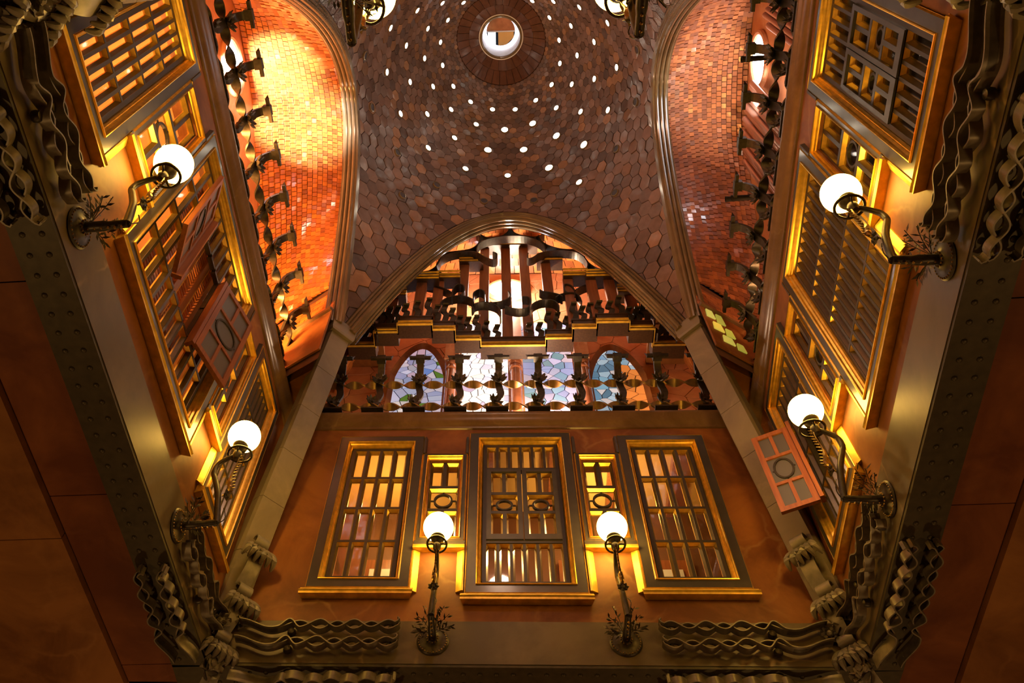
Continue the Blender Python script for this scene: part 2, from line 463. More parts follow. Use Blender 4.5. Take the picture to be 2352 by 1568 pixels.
# beams: stone face, riveted steel soffit
rivet_me = MB().lathe([(.026, 0), (.024, -.010), (.014, -.018), (.001, -.02)], 8).mesh('rivet', M('steel'), True)
for side, hw in (('F', 3.5), ('L', 3.42), ('R', 3.42), ('B', 3.5)):
    n = {'F': 1, 'L': 2, 'R': 3, 'B': 4}[side]
    t = struct('trim_%d' % n, MB().box(-hw, hw, -.03, .34, 7.56, 8.122), M('beam_marble'), WF[side], 'grey-brown marble beam face below the painted wall')
    e = .36 if side in 'FB' else 0
    obj('steel_soffit', MB().box(-hw-e, hw+e, -.022, .36, 7.525, 7.558), M('steel'), t, label='dark riveted steel plate under the beam')
    if side != 'B':
        k = 0; x = -hw+.12
        while x < hw-.05:
            for yy in (.09, .25):
                link('rivet', rivet_me, t, TR(x, yy, 7.526))
            x += .178
# cornices
def extrude_x(prof, x0, x1, mi=0):
    mb = MB(); return mb.ring_sweep([[(x, y, z) for y, z in prof] for x in (x0, x1)], mi=mi)
CORN = [(0, 11.66), (-.025, 11.67), (-.03, 11.72), (-.05, 11.74), (-.085, 11.82), (-.09, 11.88), (-.105, 11.90), (-.105, 11.97), (.05, 12.10), (.9, 12.10), (.9, 12.0), (0, 12.0)]
for side, hw, n in (('F', 3.5, 5), ('L', 3.42, 6), ('R', 3.42, 7), ('B', 3.5, 8)):
    struct('trim_%d' % n, extrude_x(CORN, -hw, hw), M('cornice_stone'), WF[side], 'moulded brown cornice along the top of the wall', True)
# gallery floors
def P3(side, a, d, z):
    return {'L': H(-d, a, z), 'R': H(d, a, z), 'F': H(a, d, z), 'B': H(a, -d, z)}[side]

# ---- dome
ceiling = struct('ceiling', None, None, None, 'brown glazed dome with hexagonal tiles and star-like round openings')
mb = MB(); NR, NS = 26, 96
rs = [.43+(3.95-.43)*i/NR for i in range(NR+1)]
for i in range(NR):
    for j in range(NS):
        q = [(rs[a]*math.cos(2*PI*b/NS), rs[a]*math.sin(2*PI*b/NS)) for a, b in ((i, j), (i+1, j), (i+1, j+1), (i, j+1))]
        q = clip_rect(q, AX+.02, AY+.02)
        if q: mb.add([D3(*p, -.03) for p in q], [tuple(range(len(q)))])
obj('dome_shell', mb, M('grout'), ceiling)
HOLES = [(-1.209, -1.053), (-.788, -.957), (-1.684, -1.052), (-2.161, -.895), (-1.558, -.568), (-1.152, -.625), (-1.975, -.388), (-1.681, .029), (-1.348, -.184), (-1.34, .305), (-2.33, -.054), (-1.972, .351), (-1.55, .631), (-1.137, .766), (-.773, 1.121), (-2.153, .803), (-1.675, 1.047), (-1.196, 1.144), (-.662, 1.494), (-1.13, 1.588), (-1.654, 1.548), (-.903, 2.039), (-.011, 2.216), (-.287, 1.309), (.229, 1.32), (.703, 1.13), (1.132, 1.169), (1.612, 1.082), (2.102, .84), (1.068, .793), (1.481, .67), (1.904, .405), (2.271, -.003), (1.906, -.33), (1.608, .074), (1.266, .344), (1.263, -.136), (1.069, -.598), (1.491, -.521), (2.094, -.839), (1.619, -.997), (1.136, -.997), (.708, -.936), (1.44, 2.073)]
HOT = [(-.031, 1.63), (.601, 1.507), (1.088, 1.597), (1.613, 1.56), (-.42, 1.883), (.365, 1.892), (.873, 2.052)]
DARK = [(-2.581, -.577), (-2.583, .412), (-2.196, 1.344), (-1.471, 2.067), (-2.081, 1.92), (-.525, 2.455), (.506, 2.457), (2.044, 1.943), (2.529, .45), (2.536, -.525), (2.167, 1.364)]
ALLH = [(u-CU0, v-CV0, k) for lst, k in ((HOLES, 0), (HOT, 1), (DARK, 2)) for u, v in lst]
# conformal hexagon lattice: constant number round every ring
wt = [0.0]; rt = [3.98]
while rt[-1] > .4:
    r = rt[-1]; dr = .002
    wt.append(wt[-1]+math.sqrt(1+(2*DA*r+4*DB*r**3)**2)*dr/r); rt.append(r-dr)
def r_of_w(w):
    lo, hi = 0, len(wt)-1
    while hi-lo > 1:
        m = (lo+hi)//2
        if wt[m] < w: lo = m
        else: hi = m
    return rt[lo]+(rt[hi]-rt[lo])*(w-wt[lo])/max(1e-9, wt[hi]-wt[lo])
NT = 66; dth = 2*PI/NT; hr = dth/math.sqrt(3); tiles = []
def tile_tint():
    k = random.random(); b = .62+.75*random.random()
    c = (.19, .12, .1) if k < .62 else ((.15, .105, .098) if k < .85 else (.27, .15, .09))
    return tuple(x*b for x in c)
row = 0; w = .05
while True:
    rc = r_of_w(w)
    if rc < .98: break
    for i in range(NT):
        th = (i+.5*(row % 2))*dth
        if abs(rc*math.cos(th)) > AX+.25 or abs(rc*math.sin(th)) > AY+.25: continue
        tl = [random.uniform(-.11, .11) for _ in range(2)]
        poly = []
        for k in range(6):
            a = PI/6+k*PI/3
            r = r_of_w(max(0, w+hr*.962*math.sin(a))); t2 = th+hr*.962*math.cos(a)
            poly.append((r*math.cos(t2), r*math.sin(t2)))
        poly = clip_rect(poly, AX-.02, AY-.02)
        if len(poly) < 3: continue
        cu, cv = sum(p[0] for p in poly)/len(poly), sum(p[1] for p in poly)/len(poly)
        p3 = [D3(p[0], p[1], .004+tl[0]*(p[0]-cu)+tl[1]*(p[1]-cv)) for p in poly]
        n = (D3(cu, cv, 1)-D3(cu, cv, 0))
        tiles.append((p3, n, .03, tile_tint()))
    w += hr*1.5; row += 1
# plain rings of radial slabs round the oculus
for r0, r1, cnt in ((.46, .72, 22), (.725, .975, 34)):
    for i in range(cnt):
        a0, a1 = 2*PI*i/cnt+.006, 2*PI*(i+1)/cnt-.006
        pl = [(r1*math.cos(a0), r1*math.sin(a0)), (r1*math.cos((a0+a1)/2), r1*math.sin((a0+a1)/2)), (r1*math.cos(a1), r1*math.sin(a1)), (r0*math.cos(a1), r0*math.sin(a1)), (r0*math.cos(a0), r0*math.sin(a0))]
        cu, cv = pl[1]
        b = .85+.25*random.random()
        tiles.append(([D3(p[0], p[1], .004) for p in pl], D3(cu, cv, 1)-D3(cu, cv, 0), .03, (.13*b, .055*b, .03*b)))
place_pieces(tiles, 'hexagonal_tile', M('tile'), ceiling)
lip_me = {}
def oriented(u, v, off):
    p = D3(u, v, off); n = (D3(u, v, 1)-D3(u, v, 0)).normalized()
    q = n.to_track_quat('Z', 'Y').to_matrix().to_4x4()
    return Matrix.Translation(p) @ q
lip = MB().ring_sweep([[((.078 if o else .06)*math.cos(2*PI*k/16), (.078 if o else .06)*math.sin(2*PI*k/16), z) for o, z in ((1, -.03), (1, .012), (0, .016), (0, -.012))] for k in range(16)], closed=True).mesh('hole_lip', M('rib_stone'), True)
discs = [MB().add([(.06*math.cos(2*PI*k/16), .06*math.sin(2*PI*k/16), .008) for k in range(16)], [tuple(range(16))]).mesh('hole_pane', M(m)) for m in ('hole_light', 'hole_hot', 'hole_dim')]
for u, v, k in ALLH:
    sc = (.66+.45*min(1, math.hypot(u, v)/2.6))*(1.25 if k == 1 else 1)  # hot openings enlarged, so their glow is carried by size
    o = link('round_opening', lip, ceiling, oriented(u, v, .012) @ Matrix.Scale(sc, 4))
    link('opening_pane', discs[k], o)
# oculus: bright cylinder with a meshed cap
occ = struct('window_1', MB().ring_sweep([[(r*math.cos(2*PI*k/40), r*math.sin(2*PI*k/40), z) for r, z in ((.43, -.05), (.43, .75), (.50, .75), (.50, -.05))] for k in range(40)], closed=True), M('white_paint'),
             Matrix.Translation(H(CU0, CV0, DZ-.1)), 'round glazed oculus at the crown of the dome', True)
obj('oculus_rim', MB().ring_sweep([[((.455+.035*math.cos(a))*math.cos(2*PI*k/40), (.455+.035*math.cos(a))*math.sin(2*PI*k/40), -.03+.035*math.sin(a)) for a in [2*PI*j/8 for j in range(8)]] for k in range(40)], closed=True), M('rib_stone'), occ, smooth=True)
circ = lambda r, a0, a1, n: [(r*math.cos(a0+(a1-a0)*k/n), r*math.sin(a0+(a1-a0)*k/n)) for k in range(n+1)]
up = [(x, y, .6) for x, y in circ(.33, PI, 2*PI, 20)]
obj('mesh_cover', MB().add(up, [tuple(range(len(up)))]), M('marble_col'), occ)
for x0, x1, mt in ((-.30, -.12, 'daylight_soft'), (-.06, .3, 'room_paint')):
    pts = [(x0, .02, .6), (x1, .02, .6), (x1, max(.03, math.sqrt(max(0, .33**2-x1**2))), .6), ((x0+x1)/2, math.sqrt(.33**2-((x0+x1)/2)**2), .6), (x0, max(.03, math.sqrt(max(0, .33**2-x0**2))), .6)]
    obj('cap_pane', MB().add(pts, [tuple(range(5))]), M(mt), occ)
obj('cap_bar', MB().box(-.33, .33, -.012, .012, .57, .6), M('white_paint'), occ)
rg = [[(r*math.cos(2*PI*k/40), r*math.sin(2*PI*k/40), .62) for r in (.33, .43)] for k in range(40)]
mb = MB()
for k in range(40): mb.add([rg[k][0], rg[k][1], rg[(k+1) % 40][1], rg[(k+1) % 40][0]], [(0, 1, 2, 3)])
obj('light_ring', mb, M('oculus_glow'), occ)

# ---- arch ribs
def rib_curve(side, n=48, inset=0.0):
    out = []
    lim = AY if side in 'LR' else AX
    for i in range(n+1):
        a = -lim+2*lim*i/n
        if side in 'LR': out.append((a, dome_z(AX, a)))
        else: out.append((a, dome_z(a, AY)))
    return out
RIBP = [(-.03, .22), (-.03, -.01)]
for a0 in (.03, .105, .18):
    for k in range(5):
        an = PI*k/4
        RIBP.append((a0-.036*math.cos(an), -.012-.036*math.sin(an)))
for b0 in (.035, .11, .185):
    for k in range(5):
        an = PI*k/4
        RIBP.append((.215+.034*math.sin(an), b0-.034*math.cos(an)))
RIBP += [(.215, .24), (-.03, .24)]
def to_dome(side, a, d, z):
    return {'L': H(CU0-d, CV0+a, z), 'R': H(CU0+d, CV0+a, z), 'F': H(CU0+a, CV0+d, z), 'B': H(CU0+a, CV0-d, z)}[side]
for side, n in (('F', 9), ('L', 10), ('R', 11), ('B', 12)):
    cv = rib_curve(side); D = AX if side in 'LR' else AY; rings = []
    for i, (a, z) in enumerate(cv):
        a0, z0 = cv[max(0, i-1)]; a1, z1 = cv[min(len(cv)-1, i+1)]
        ta, tz = a1-a0, z1-z0; L = math.hypot(ta, tz); ta /= L; tz /= L
        na, nz = (tz, -ta)             # inward, below the curve
        rings.append([to_dome(side, a+na*p, D+q, z+nz*p) for p, q in RIBP])
    struct('trim_%d' % n, MB().ring_sweep(rings), M('rib_stone'), None, 'glossy triple-moulded parabolic arch rib under the dome', True)

# ---- gallery vaults: bricks lofted from the arch to the outer wall
BC = {'L': [(-3.3, 14.0), (-2.9, 15.3), (-1.95, 16.33), (-1.1, 16.42), (-.2, 16.31), (.52, 15.9), (1.6, 15.25), (2.6, 14.6), (3.2, 14.0)],
      'R': [(-3.3, 14.0), (-2.4, 16.2), (-1.45, 17.24), (-.73, 17.34), (-.03, 17.26), (.81, 17.0), (1.43, 16.53), (1.9, 16.0), (2.6, 15.1), (3.25, 14.0)],
      'F': [(-3.3, 14.0), (-2.7, 16.6), (-1.9, 18.3), (-1.1, 18.62), (0, 18.65), (1.1, 18.62), (1.9, 18.3), (2.7, 16.6), (3.3, 14.0)]}
BC['B'] = BC['F']
OUT = {'L': 4.4, 'R': 4.4, 'F': 4.42, 'B': 4.42}
def resample(pts, n):
    ls = [0]
    for i in range(1, len(pts)): ls.append(ls[-1]+math.hypot(pts[i][0]-pts[i-1][0], pts[i][1]-pts[i-1][1]))
    out = []
    for k in range(n+1):
        t = ls[-1]*k/n; i = 1
        while i < len(ls)-1 and ls[i] < t: i += 1
        f = (t-ls[i-1])/(ls[i]-ls[i-1])
        out.append((pts[i-1][0]+(pts[i][0]-pts[i-1][0])*f, pts[i-1][1]+(pts[i][1]-pts[i-1][1])*f))
    return out
def smooth_curve(pts, n):
    out = []
    for i in range(len(pts)-1):
        p0, p1, p2, p3 = pts[max(0, i-1)], pts[i], pts[i+1], pts[min(len(pts)-1, i+2)]
        for k in range(8):
            t = k/8
            out.append(tuple(.5*(2*p1[c]+(p2[c]-p0[c])*t+(2*p0[c]-5*p1[c]+4*p2[c]-p3[c])*t*t+(3*p1[c]-p0[c]-3*p2[c]+p3[c])*t**3) for c in (0, 1)))
    out.append(pts[-1])
    return resample(out, n)
def lerp2(a, b, t): return (a[0]+(b[0]-a[0])*t, a[1]+(b[1]-a[1])*t)
VA, VB = {}, {}
NA = 560
for side in 'FLRB':
    lim = 2.27 if side in 'LR' else 2.4
    dz = (lambda a: dome_z(AX, a)) if side in 'LR' else (lambda a: dome_z(a, AY))
    lift = .42 if side == 'F' else -.16
    VA[side] = resample([(a, dz(a)+lift) for a in [-lim+2*lim*i/60 for i in range(61)]], NA)
    VB[side] = smooth_curve(BC[side], NA)
def vault(side, nq, nb, cols, limit, name, label):
    D0, D1 = (AX if side in 'LR' else AY)+.12, OUT[side]
    A, B = VA[side], VB[side]
    def pt(t, q):                      # t 0..1 along the arch, q 0..1 outwards
        x = t*NA; i = min(NA-1, int(x)); f = x-i
        a = lerp2(lerp2(A[i], A[i+1], f), lerp2(B[i], B[i+1], f), q)
        return P3(side, a[0], D0+(D1-D0)*q, a[1]+.18*math.sin(PI*q))
    root = struct(name, None, None, None, label)
    shell = MB()
    for i in range(60):
        for j in range(8):
            shell.add([pt((i+a)/60, (j+b)/8)+Vector((0, 0, .05)) for a, b in ((0, 0), (1, 0), (1, 1), (0, 1))], [(0, 1, 2, 3)])
    obj('vault_shell', shell, M('mortar'), root)
    pcs = []; ref = H(0, 0, 13)
    for j in range(nq):
        q0, q1 = j/nq, (j+1)/nq-.004
        i = -1+.5*(j % 2)+random.random()*.2
        while i < nb:
            t0, t1 = max(0, i/nb), min(1, (i+1)/nb-.0012); i += 1
            if t1-t0 < .003: continue
            p = [pt(t0, q0), pt(t1, q0), pt(t1, q1), pt(t0, q1)]
            n = poly_normal(p); c = sum(p, Vector())/4
            if n.dot(ref-c) < 0: n = -n
            h = random.uniform(.0, .012); k = random.uniform(-.008, .008)
            p = [p[0]+n*(h-.01+k), p[1]+n*(h-.01-k), p[2]+n*(h+.016-k), p[3]+n*(h+.016+k)]
            cc = random.choice(cols); b = .78+.45*random.random()
            pcs.append((p, n, .035, tuple(x*b for x in cc)))
    place_pieces(pcs, 'brick', M('brick'), root, limit)
    return root
ORANGE_LIT = [(.56, .17, .032), (.5, .145, .03), (.62, .2, .04), (.42, .12, .03)]  # brick with the warm gallery light put into its colour
BROWN_LIT = [(.40, .135, .055), (.34, .115, .05), (.46, .16, .06), (.27, .1, .055)]  # same brick, browner to carry the duller, whiter light of the organ side
vault('L', 18, 92, ORANGE_LIT, 300, 'ceiling_vault_left', 'flaring brick vault glowing orange over the side gallery')
vault('R', 18, 100, BROWN_LIT, 300, 'ceiling_vault_right', 'flaring red-brown brick vault over the organ gallery')
vault('F', 9, 60, ORANGE_LIT, 300, 'ceiling_vault_front', 'brick vault behind the pierced wooden screen')
vault('B', 6, 40, BROWN_LIT, 0, 'ceiling_vault_back', 'brick vault over the gallery behind the viewer')
# outer gallery walls, floors and splayed end walls
nwin = 2
def round_window(name, side, a, z, r, label):
    global nwin
    fr = {'L': WF['L'], 'R': WF['R'], 'F': WF['F']}[side]
    # local x along the wall facing it
    x = a if side in 'FL' else -a
    y = OUT[side]-(3.42 if side == 'F' else 3.5)-.03
    w = struct('window_%d' % nwin, None, None, fr @ TR(x, y, z), label); nwin += 1
    obj('window_ring', MB().ring_sweep([[((r+.03+.05*math.cos(b))*math.cos(2*PI*k/36), .05*math.sin(b), (r+.03+.05*math.cos(b))*math.sin(2*PI*k/36)) for b in [2*PI*j/8 for j in range(8)]] for k in range(36)], closed=True), M('slab'), w, smooth=True)
    obj('pane', MB().add([(r*math.cos(2*PI*k/36), .0, r*math.sin(2*PI*k/36)) for k in range(36)], [tuple(range(36))]), M('daylight'), w)
    return w
for side, full in (('L', 'left'), ('R', 'right'), ('B', 'back')):
    d = OUT[side]; B = VB[side]
    pts = [P3(side, a, d, z+.25) for a, z in B[::14]]
    lo = [P3(side, a, d, 12.0) for a, z in B[::14]]
    mb = MB()
    for i in range(len(pts)-1): mb.add([lo[i], lo[i+1], pts[i+1], pts[i]], [(0, 1, 2, 3)])
    struct('wall_gallery_'+full, mb, M('slab'), None, 'pinkish marble wall at the back of the side gallery')
round_window('rw', 'L', -1.06, 15.56, .42, 'round daylit window above the railing below the orange vault')
round_window('rw', 'R', -.6, 16.6, .42, 'round daylit window above the organ pipes')
round_window('rw', 'F', -.1, 17.8, .40, 'round dazzling window behind the wooden screen')
for side in 'LRFB':
    d = OUT[side]; D0 = (AX if side in 'LR' else AY)+.1
    if side == 'F': D0 = 3.1
    full = {'F': 'front', 'L': 'left', 'R': 'right', 'B': 'back'}[side]
    hw = 4.5
    struct('floor_gallery_'+full, MB().add([P3(side, -hw, 3.44, 12.11), P3(side, hw, 3.44, 12.11), P3(side, hw, d+.1, 12.11), P3(side, -hw, d+.1, 12.11)], [(0, 1, 2, 3)]), M('cornice_stone'), None, 'gallery floor behind the railing')
    for sg in (-1, 1):
        a0, z0 = VA[side][-1 if sg > 0 else 0]; a1, z1 = VB[side][-1 if sg > 0 else 0]
        if side == 'F':
            a0, a1, z0, z1 = sg*3.1, sg*3.58, 14.1, 14.1
            struct('ceiling_corner', MB().box(*sorted((sg*2.42, sg*3.7)), -.55, 1.05, 14.9, 15.0), M('wall_stone'), WF['F'], 'brown stone soffit beside the front vault')
        zl = 11.9 if (sg > 0 or side == 'F') else 14.0
        w = struct('wall_splay_'+full, MB().add([P3(side, a0+.02*sg, D0, zl), P3(side, a1+.02*sg, d, zl), P3(side, a1+.02*sg, d, z1+.05), P3(side, a0+.02*sg, D0, z0+.05)], [(0, 1, 2, 3)]), M('mortar'), None, 'splayed end wall of the gallery')
        p0, p1 = P3(side, a0, D0, 0), P3(side, a1, d, 0); ln = (p1-p0).length; e = (p1-p0)/ln
        nn = Vector((e.y, -e.x, 0)); c = P3(side, 0, (D0+d)/2, 0)
        if nn.dot(c-p0) < 0: nn = -nn
        if sg > 0 and side in 'LR':
            zb = 13.32; top = z1-.02; nc = 7; hh = (top-zb)/nc; pcs = []
            for r in range(nc):
                x = -(.12 if r % 2 else 0)
                while x < ln:
                    xa, xb = max(0, x), min(ln, x+.235); x += .245
                    if xb-xa < .02: continue
                    q = [p0+e*xx+Vector((0, 0, zz)) for xx, zz in ((xa, zb+r*hh), (xb, zb+r*hh), (xb, zb+(r+1)*hh-.012), (xa, zb+(r+1)*hh-.012))]
                    b = .8+.35*random.random(); cc = random.choice(ORANGE_LIT if side == 'L' else BROWN_LIT)
                    pcs.append(([v+nn*.03 for v in q], nn, .035, tuple(t*b for t in cc)))
            place_pieces(pcs, 'brick', M('brick'), w, 300, 4)
            if side == 'R':
                for (xa, xb, za, zb, c) in ((.05, .22, 12.95, 13.2, (.5, .55, .12)), (.24, .4, 12.9, 13.2, (.4, .42, .06)), (.1, .3, 12.62, 12.86, (.75, .62, .08)), (.33, .5, 12.6, 12.84, (.5, .5, .06)), (.2, .42, 12.34, 12.55, (.65, .6, .1)), (.45, .62, 12.3, 12.52, (.4, .4, .05))):
                    obj('yellow_pane', MB().slab([p0+e*x_+Vector((0, 0, z_)) for x_, z_ in ((xa, za), (xb, za+.03), (xb-.02, zb), (xa+.03, zb-.02))], nn, .05, 0, c), M('stained'), w)
            obj('ledge', MB().slab([p0+Vector((0, 0, 13.24)), p1+Vector((0, 0, 13.24)), p1+Vector((0, 0, 13.31)), p0+Vector((0, 0, 13.31))], nn, .07), M('cornice_stone'), w)
            obj('marble_panel', MB().slab([p0+Vector((0, 0, 12.1)), p1+Vector((0, 0, 12.1)), p1+Vector((0, 0, 13.23)), p0+Vector((0, 0, 13.23))], nn, .03), M('wall_stone'), w)
        else:
            if zl < 13: obj('marble_panel', MB().slab([p0+Vector((0, 0, 12.1)), p1+Vector((0, 0, 12.1)), p1+Vector((0, 0, z1)), p0+Vector((0, 0, z0))], nn, .03), M('wall_stone'), w)
# solid masonry closing the four corners between the galleries
for su, sv in ((-1, 1), (1, 1), (-1, -1), (1, -1)):
    mb = MB()
    pl = [H(su*2.95, sv*3.0, 0), H(su*3.0, sv*2.6, 0), H(su*4.6, sv*3.5, 0), H(su*5.2, sv*5.2, 0), H(su*3.62, sv*4.6, 0), H(su*3.08, sv*3.12, 0)]
    mb.ring_sweep([[p+Vector((0, 0, z)) for p in pl] for z in (12.1 if sv > 0 else 14.2, 19.5)])
    struct('wall_corner_'+{(-1, 1): 'far_left', (1, 1): 'far_right', (-1, -1): 'near_left', (1, -1): 'near_right'}[(su, sv)], mb, M('wall_stone'), None, 'brown stone corner between two galleries')
# ---- leaning corner pilasters with capitals
for su, sv, n in ((-1, 1, 13), (1, 1, 14), (-1, -1, 15), (1, -1, 16)):
    b0 = H(su*3.44, sv*3.36, 8.12); b1 = H(CU0+su*(AX+.02), CV0+sv*(AY+.02), 12.98)
    ax = (b1-b0).normalized(); out = Vector((-su, -sv, 0)).normalized()
    out = (out-ax*out.dot(ax)).normalized(); wd = ax.cross(out).normalized()
    prof = [(-.19, -.16), (-.19, .02), (-.165, .075), (.165, .075), (.19, .02), (.19, -.16)]
    t = struct('trim_%d' % n, None, None, None, 'leaning grey stone pilaster in the corner of the hall')
    L = (b1-b0).length; nb = 6
    for k in range(nb):
        rings = [[b0+ax*(L*(k+f)/nb)+wd*a+out*b for a, b in prof] for f in (.004, .996)]
        obj('stone_block', MB().ring_sweep(rings), M('strip_stone'), t)
    cb = b1+Vector((0, 0, .0))
    rings = []
    for zz, k in ((0, .98), (.04, 1.08), (.3, 1.12), (.36, .9)):
        rings.append([cb+Vector((0, 0, zz))+wd*(a*k)+out*((b+.05)*k) for a, b in ((-.2, -.2), (-.2, .09), (.2, .09), (.2, -.2))])
    obj('capital', MB().ring_sweep(rings), M('strip_stone'), t)
    # back filling wedge between pilaster top and arch springing
    obj('springer', MB().ring_sweep([[cb+Vector((0, 0, zz))+wd*a+out*b for a, b in ((-.16, -.3), (-.16, .03), (.16, .03), (.16, -.3))] for zz in (.3, .75)]), M('rib_stone'), t)

# ================================================================== WINDOWS OF THE HALL
def inset(r, d): return (r[0]+d, r[1]-d, r[2]+d, r[3]-d)
def bars(root, name, rects, y0, y1, mat):
    for a, b, c, d in rects: obj(name, MB().box(a, b, y0, y1, c, d), M(mat), root)
def ring_rects(o, i):
    return [(o[0], i[0], o[2], o[3]), (i[1], o[1], o[2], o[3]), (i[0], i[1], i[3], o[3]), (i[0], i[1], o[2], i[2])]
SHADED_SIDES = True
def pane_cell(root, c, bw=.024, y0=.035, y1=.078, pane='pane_glass', bead='gilt'):
    i = inset(c, min(bw, (c[1]-c[0])*.28))
    obj('gilt_bead', MB().frustum_ring(c, i, y0, y1, 0, 1 if SHADED_SIDES else None), M(bead, 'bead_shaded') if SHADED_SIDES else M(bead), root)
    return obj('pane', MB().box(i[0]-.004, i[1]+.004, y1+.004, y1+.01, i[2]-.004, i[3]+.004), M(pane), root)
def oval(root, c, y=.085, mat='iron', k=.82):
    cx, cz = (c[0]+c[1])/2, (c[2]+c[3])/2; rx, rz = (c[1]-c[0])/2-.05, (c[3]-c[2])/2-.045
    rx, rz = rx*k, rz*k
    rings = []
    for j in range(28):
        a = 2*PI*j/28; e = (math.cos(a)*rx, math.sin(a)*rz)
        L = math.hypot(math.cos(a)/rx, math.sin(a)/rz); nx, nz = math.cos(a)/rx/L, math.sin(a)/rz/L
        rings.append([(cx+e[0]+nx*p, y+q, cz+e[1]+nz*p) for p, q in ((-.013, -.018), (.013, -.018), (.013, .018), (-.013, .018))])
    o = obj('oval_ring', MB().ring_sweep(rings, closed=True), M(mat), root)
    for x0, x1, z0, z1 in ((c[0]+.02, cx-rx, cz-.01, cz+.01), (cx+rx, c[1]-.02, cz-.01, cz+.01), (cx-.01, cx+.01, cz+rz, c[3]-.02), (cx-.01, cx+.01, c[2]+.02, cz-rz)):
        obj('ring_stay', MB().box(x0, x1, y-.008, y+.008, z0, z1), M(mat), o)
def grid(root, r, nx, nz, gap=.036, bar='sash', skip=None):
    cw, chh = (r[1]-r[0]-gap*(nx-1))/nx, (r[3]-r[2]-gap*(nz-1))/nz
    for i in range(nx-1):
        x = r[0]+(i+1)*cw+i*gap
        if skip and skip(i+.5, None): 
            for k in range(nz):
                if skip(i+.5, k): continue
                z = r[2]+k*(chh+gap); obj('muntin', MB().box(x, x+gap, .03, .085, z, z+chh), M(bar), root)
        else: obj('muntin', MB().box(x, x+gap, .03, .085, r[2], r[3]), M(bar), root)
    for k in range(nz-1):
        z = r[2]+(k+1)*chh+k*gap
        for i in range(nx):
            if skip and (skip(i, k) and skip(i, k+1)): continue
            x = r[0]+i*(cw+gap); obj('muntin', MB().box(x, x+cw, .03, .085, z, z+gap), M(bar), root)
    for i in range(nx):
        for k in range(nz):
            if skip and skip(i, k): continue
            x, z = r[0]+i*(cw+gap), r[2]+k*(chh+gap)
            pane_cell(root, (x, x+cw, z, z+chh))
def leaf_cells(root, r, bar='sash', pane='pane_glass', bead='gilt'):
    """two panes, an oval light, two panes"""
    g = .05; w = (r[1]-r[0]-g)/2; h1 = (r[3]-r[2])*.355; h2 = (r[3]-r[2])*.345
    za, zb = r[2]+h1, r[3]-h2
    for x in (r[0], r[0]+w+g):
        pane_cell(root, (x, x+w, r[2], za-g/2), pane=pane, bead=bead); pane_cell(root, (x, x+w, zb+g/2, r[3]), pane=pane, bead=bead)
    pane_cell(root, (r[0], r[1], za+g/2, zb-g/2), pane=pane, bead=bead)
    bars(root, 'muntin', [(r[0], r[1], za-g/2, za+g/2), (r[0], r[1], zb-g/2, zb+g/2), (r[0]+w, r[0]+w+g, r[2], za-g/2), (r[0]+w, r[0]+w+g, zb+g/2, r[3])], .03, .09, bar)
    oval(root, (r[0], r[1], za+g/2, zb-g/2))
def sill_prof(d=.1, h=.13):
    return [(0, 0), (-.045, 0), (-.055, -.012), (-.055, -.03), (-.05-d*.2, -h*.35), (-.05-d*.5, -h*.5), (-.05-d*.62, -h*.65), (-.05-d*.5, -h*.78), (-.05-d*.5, -h), (0, -h)]
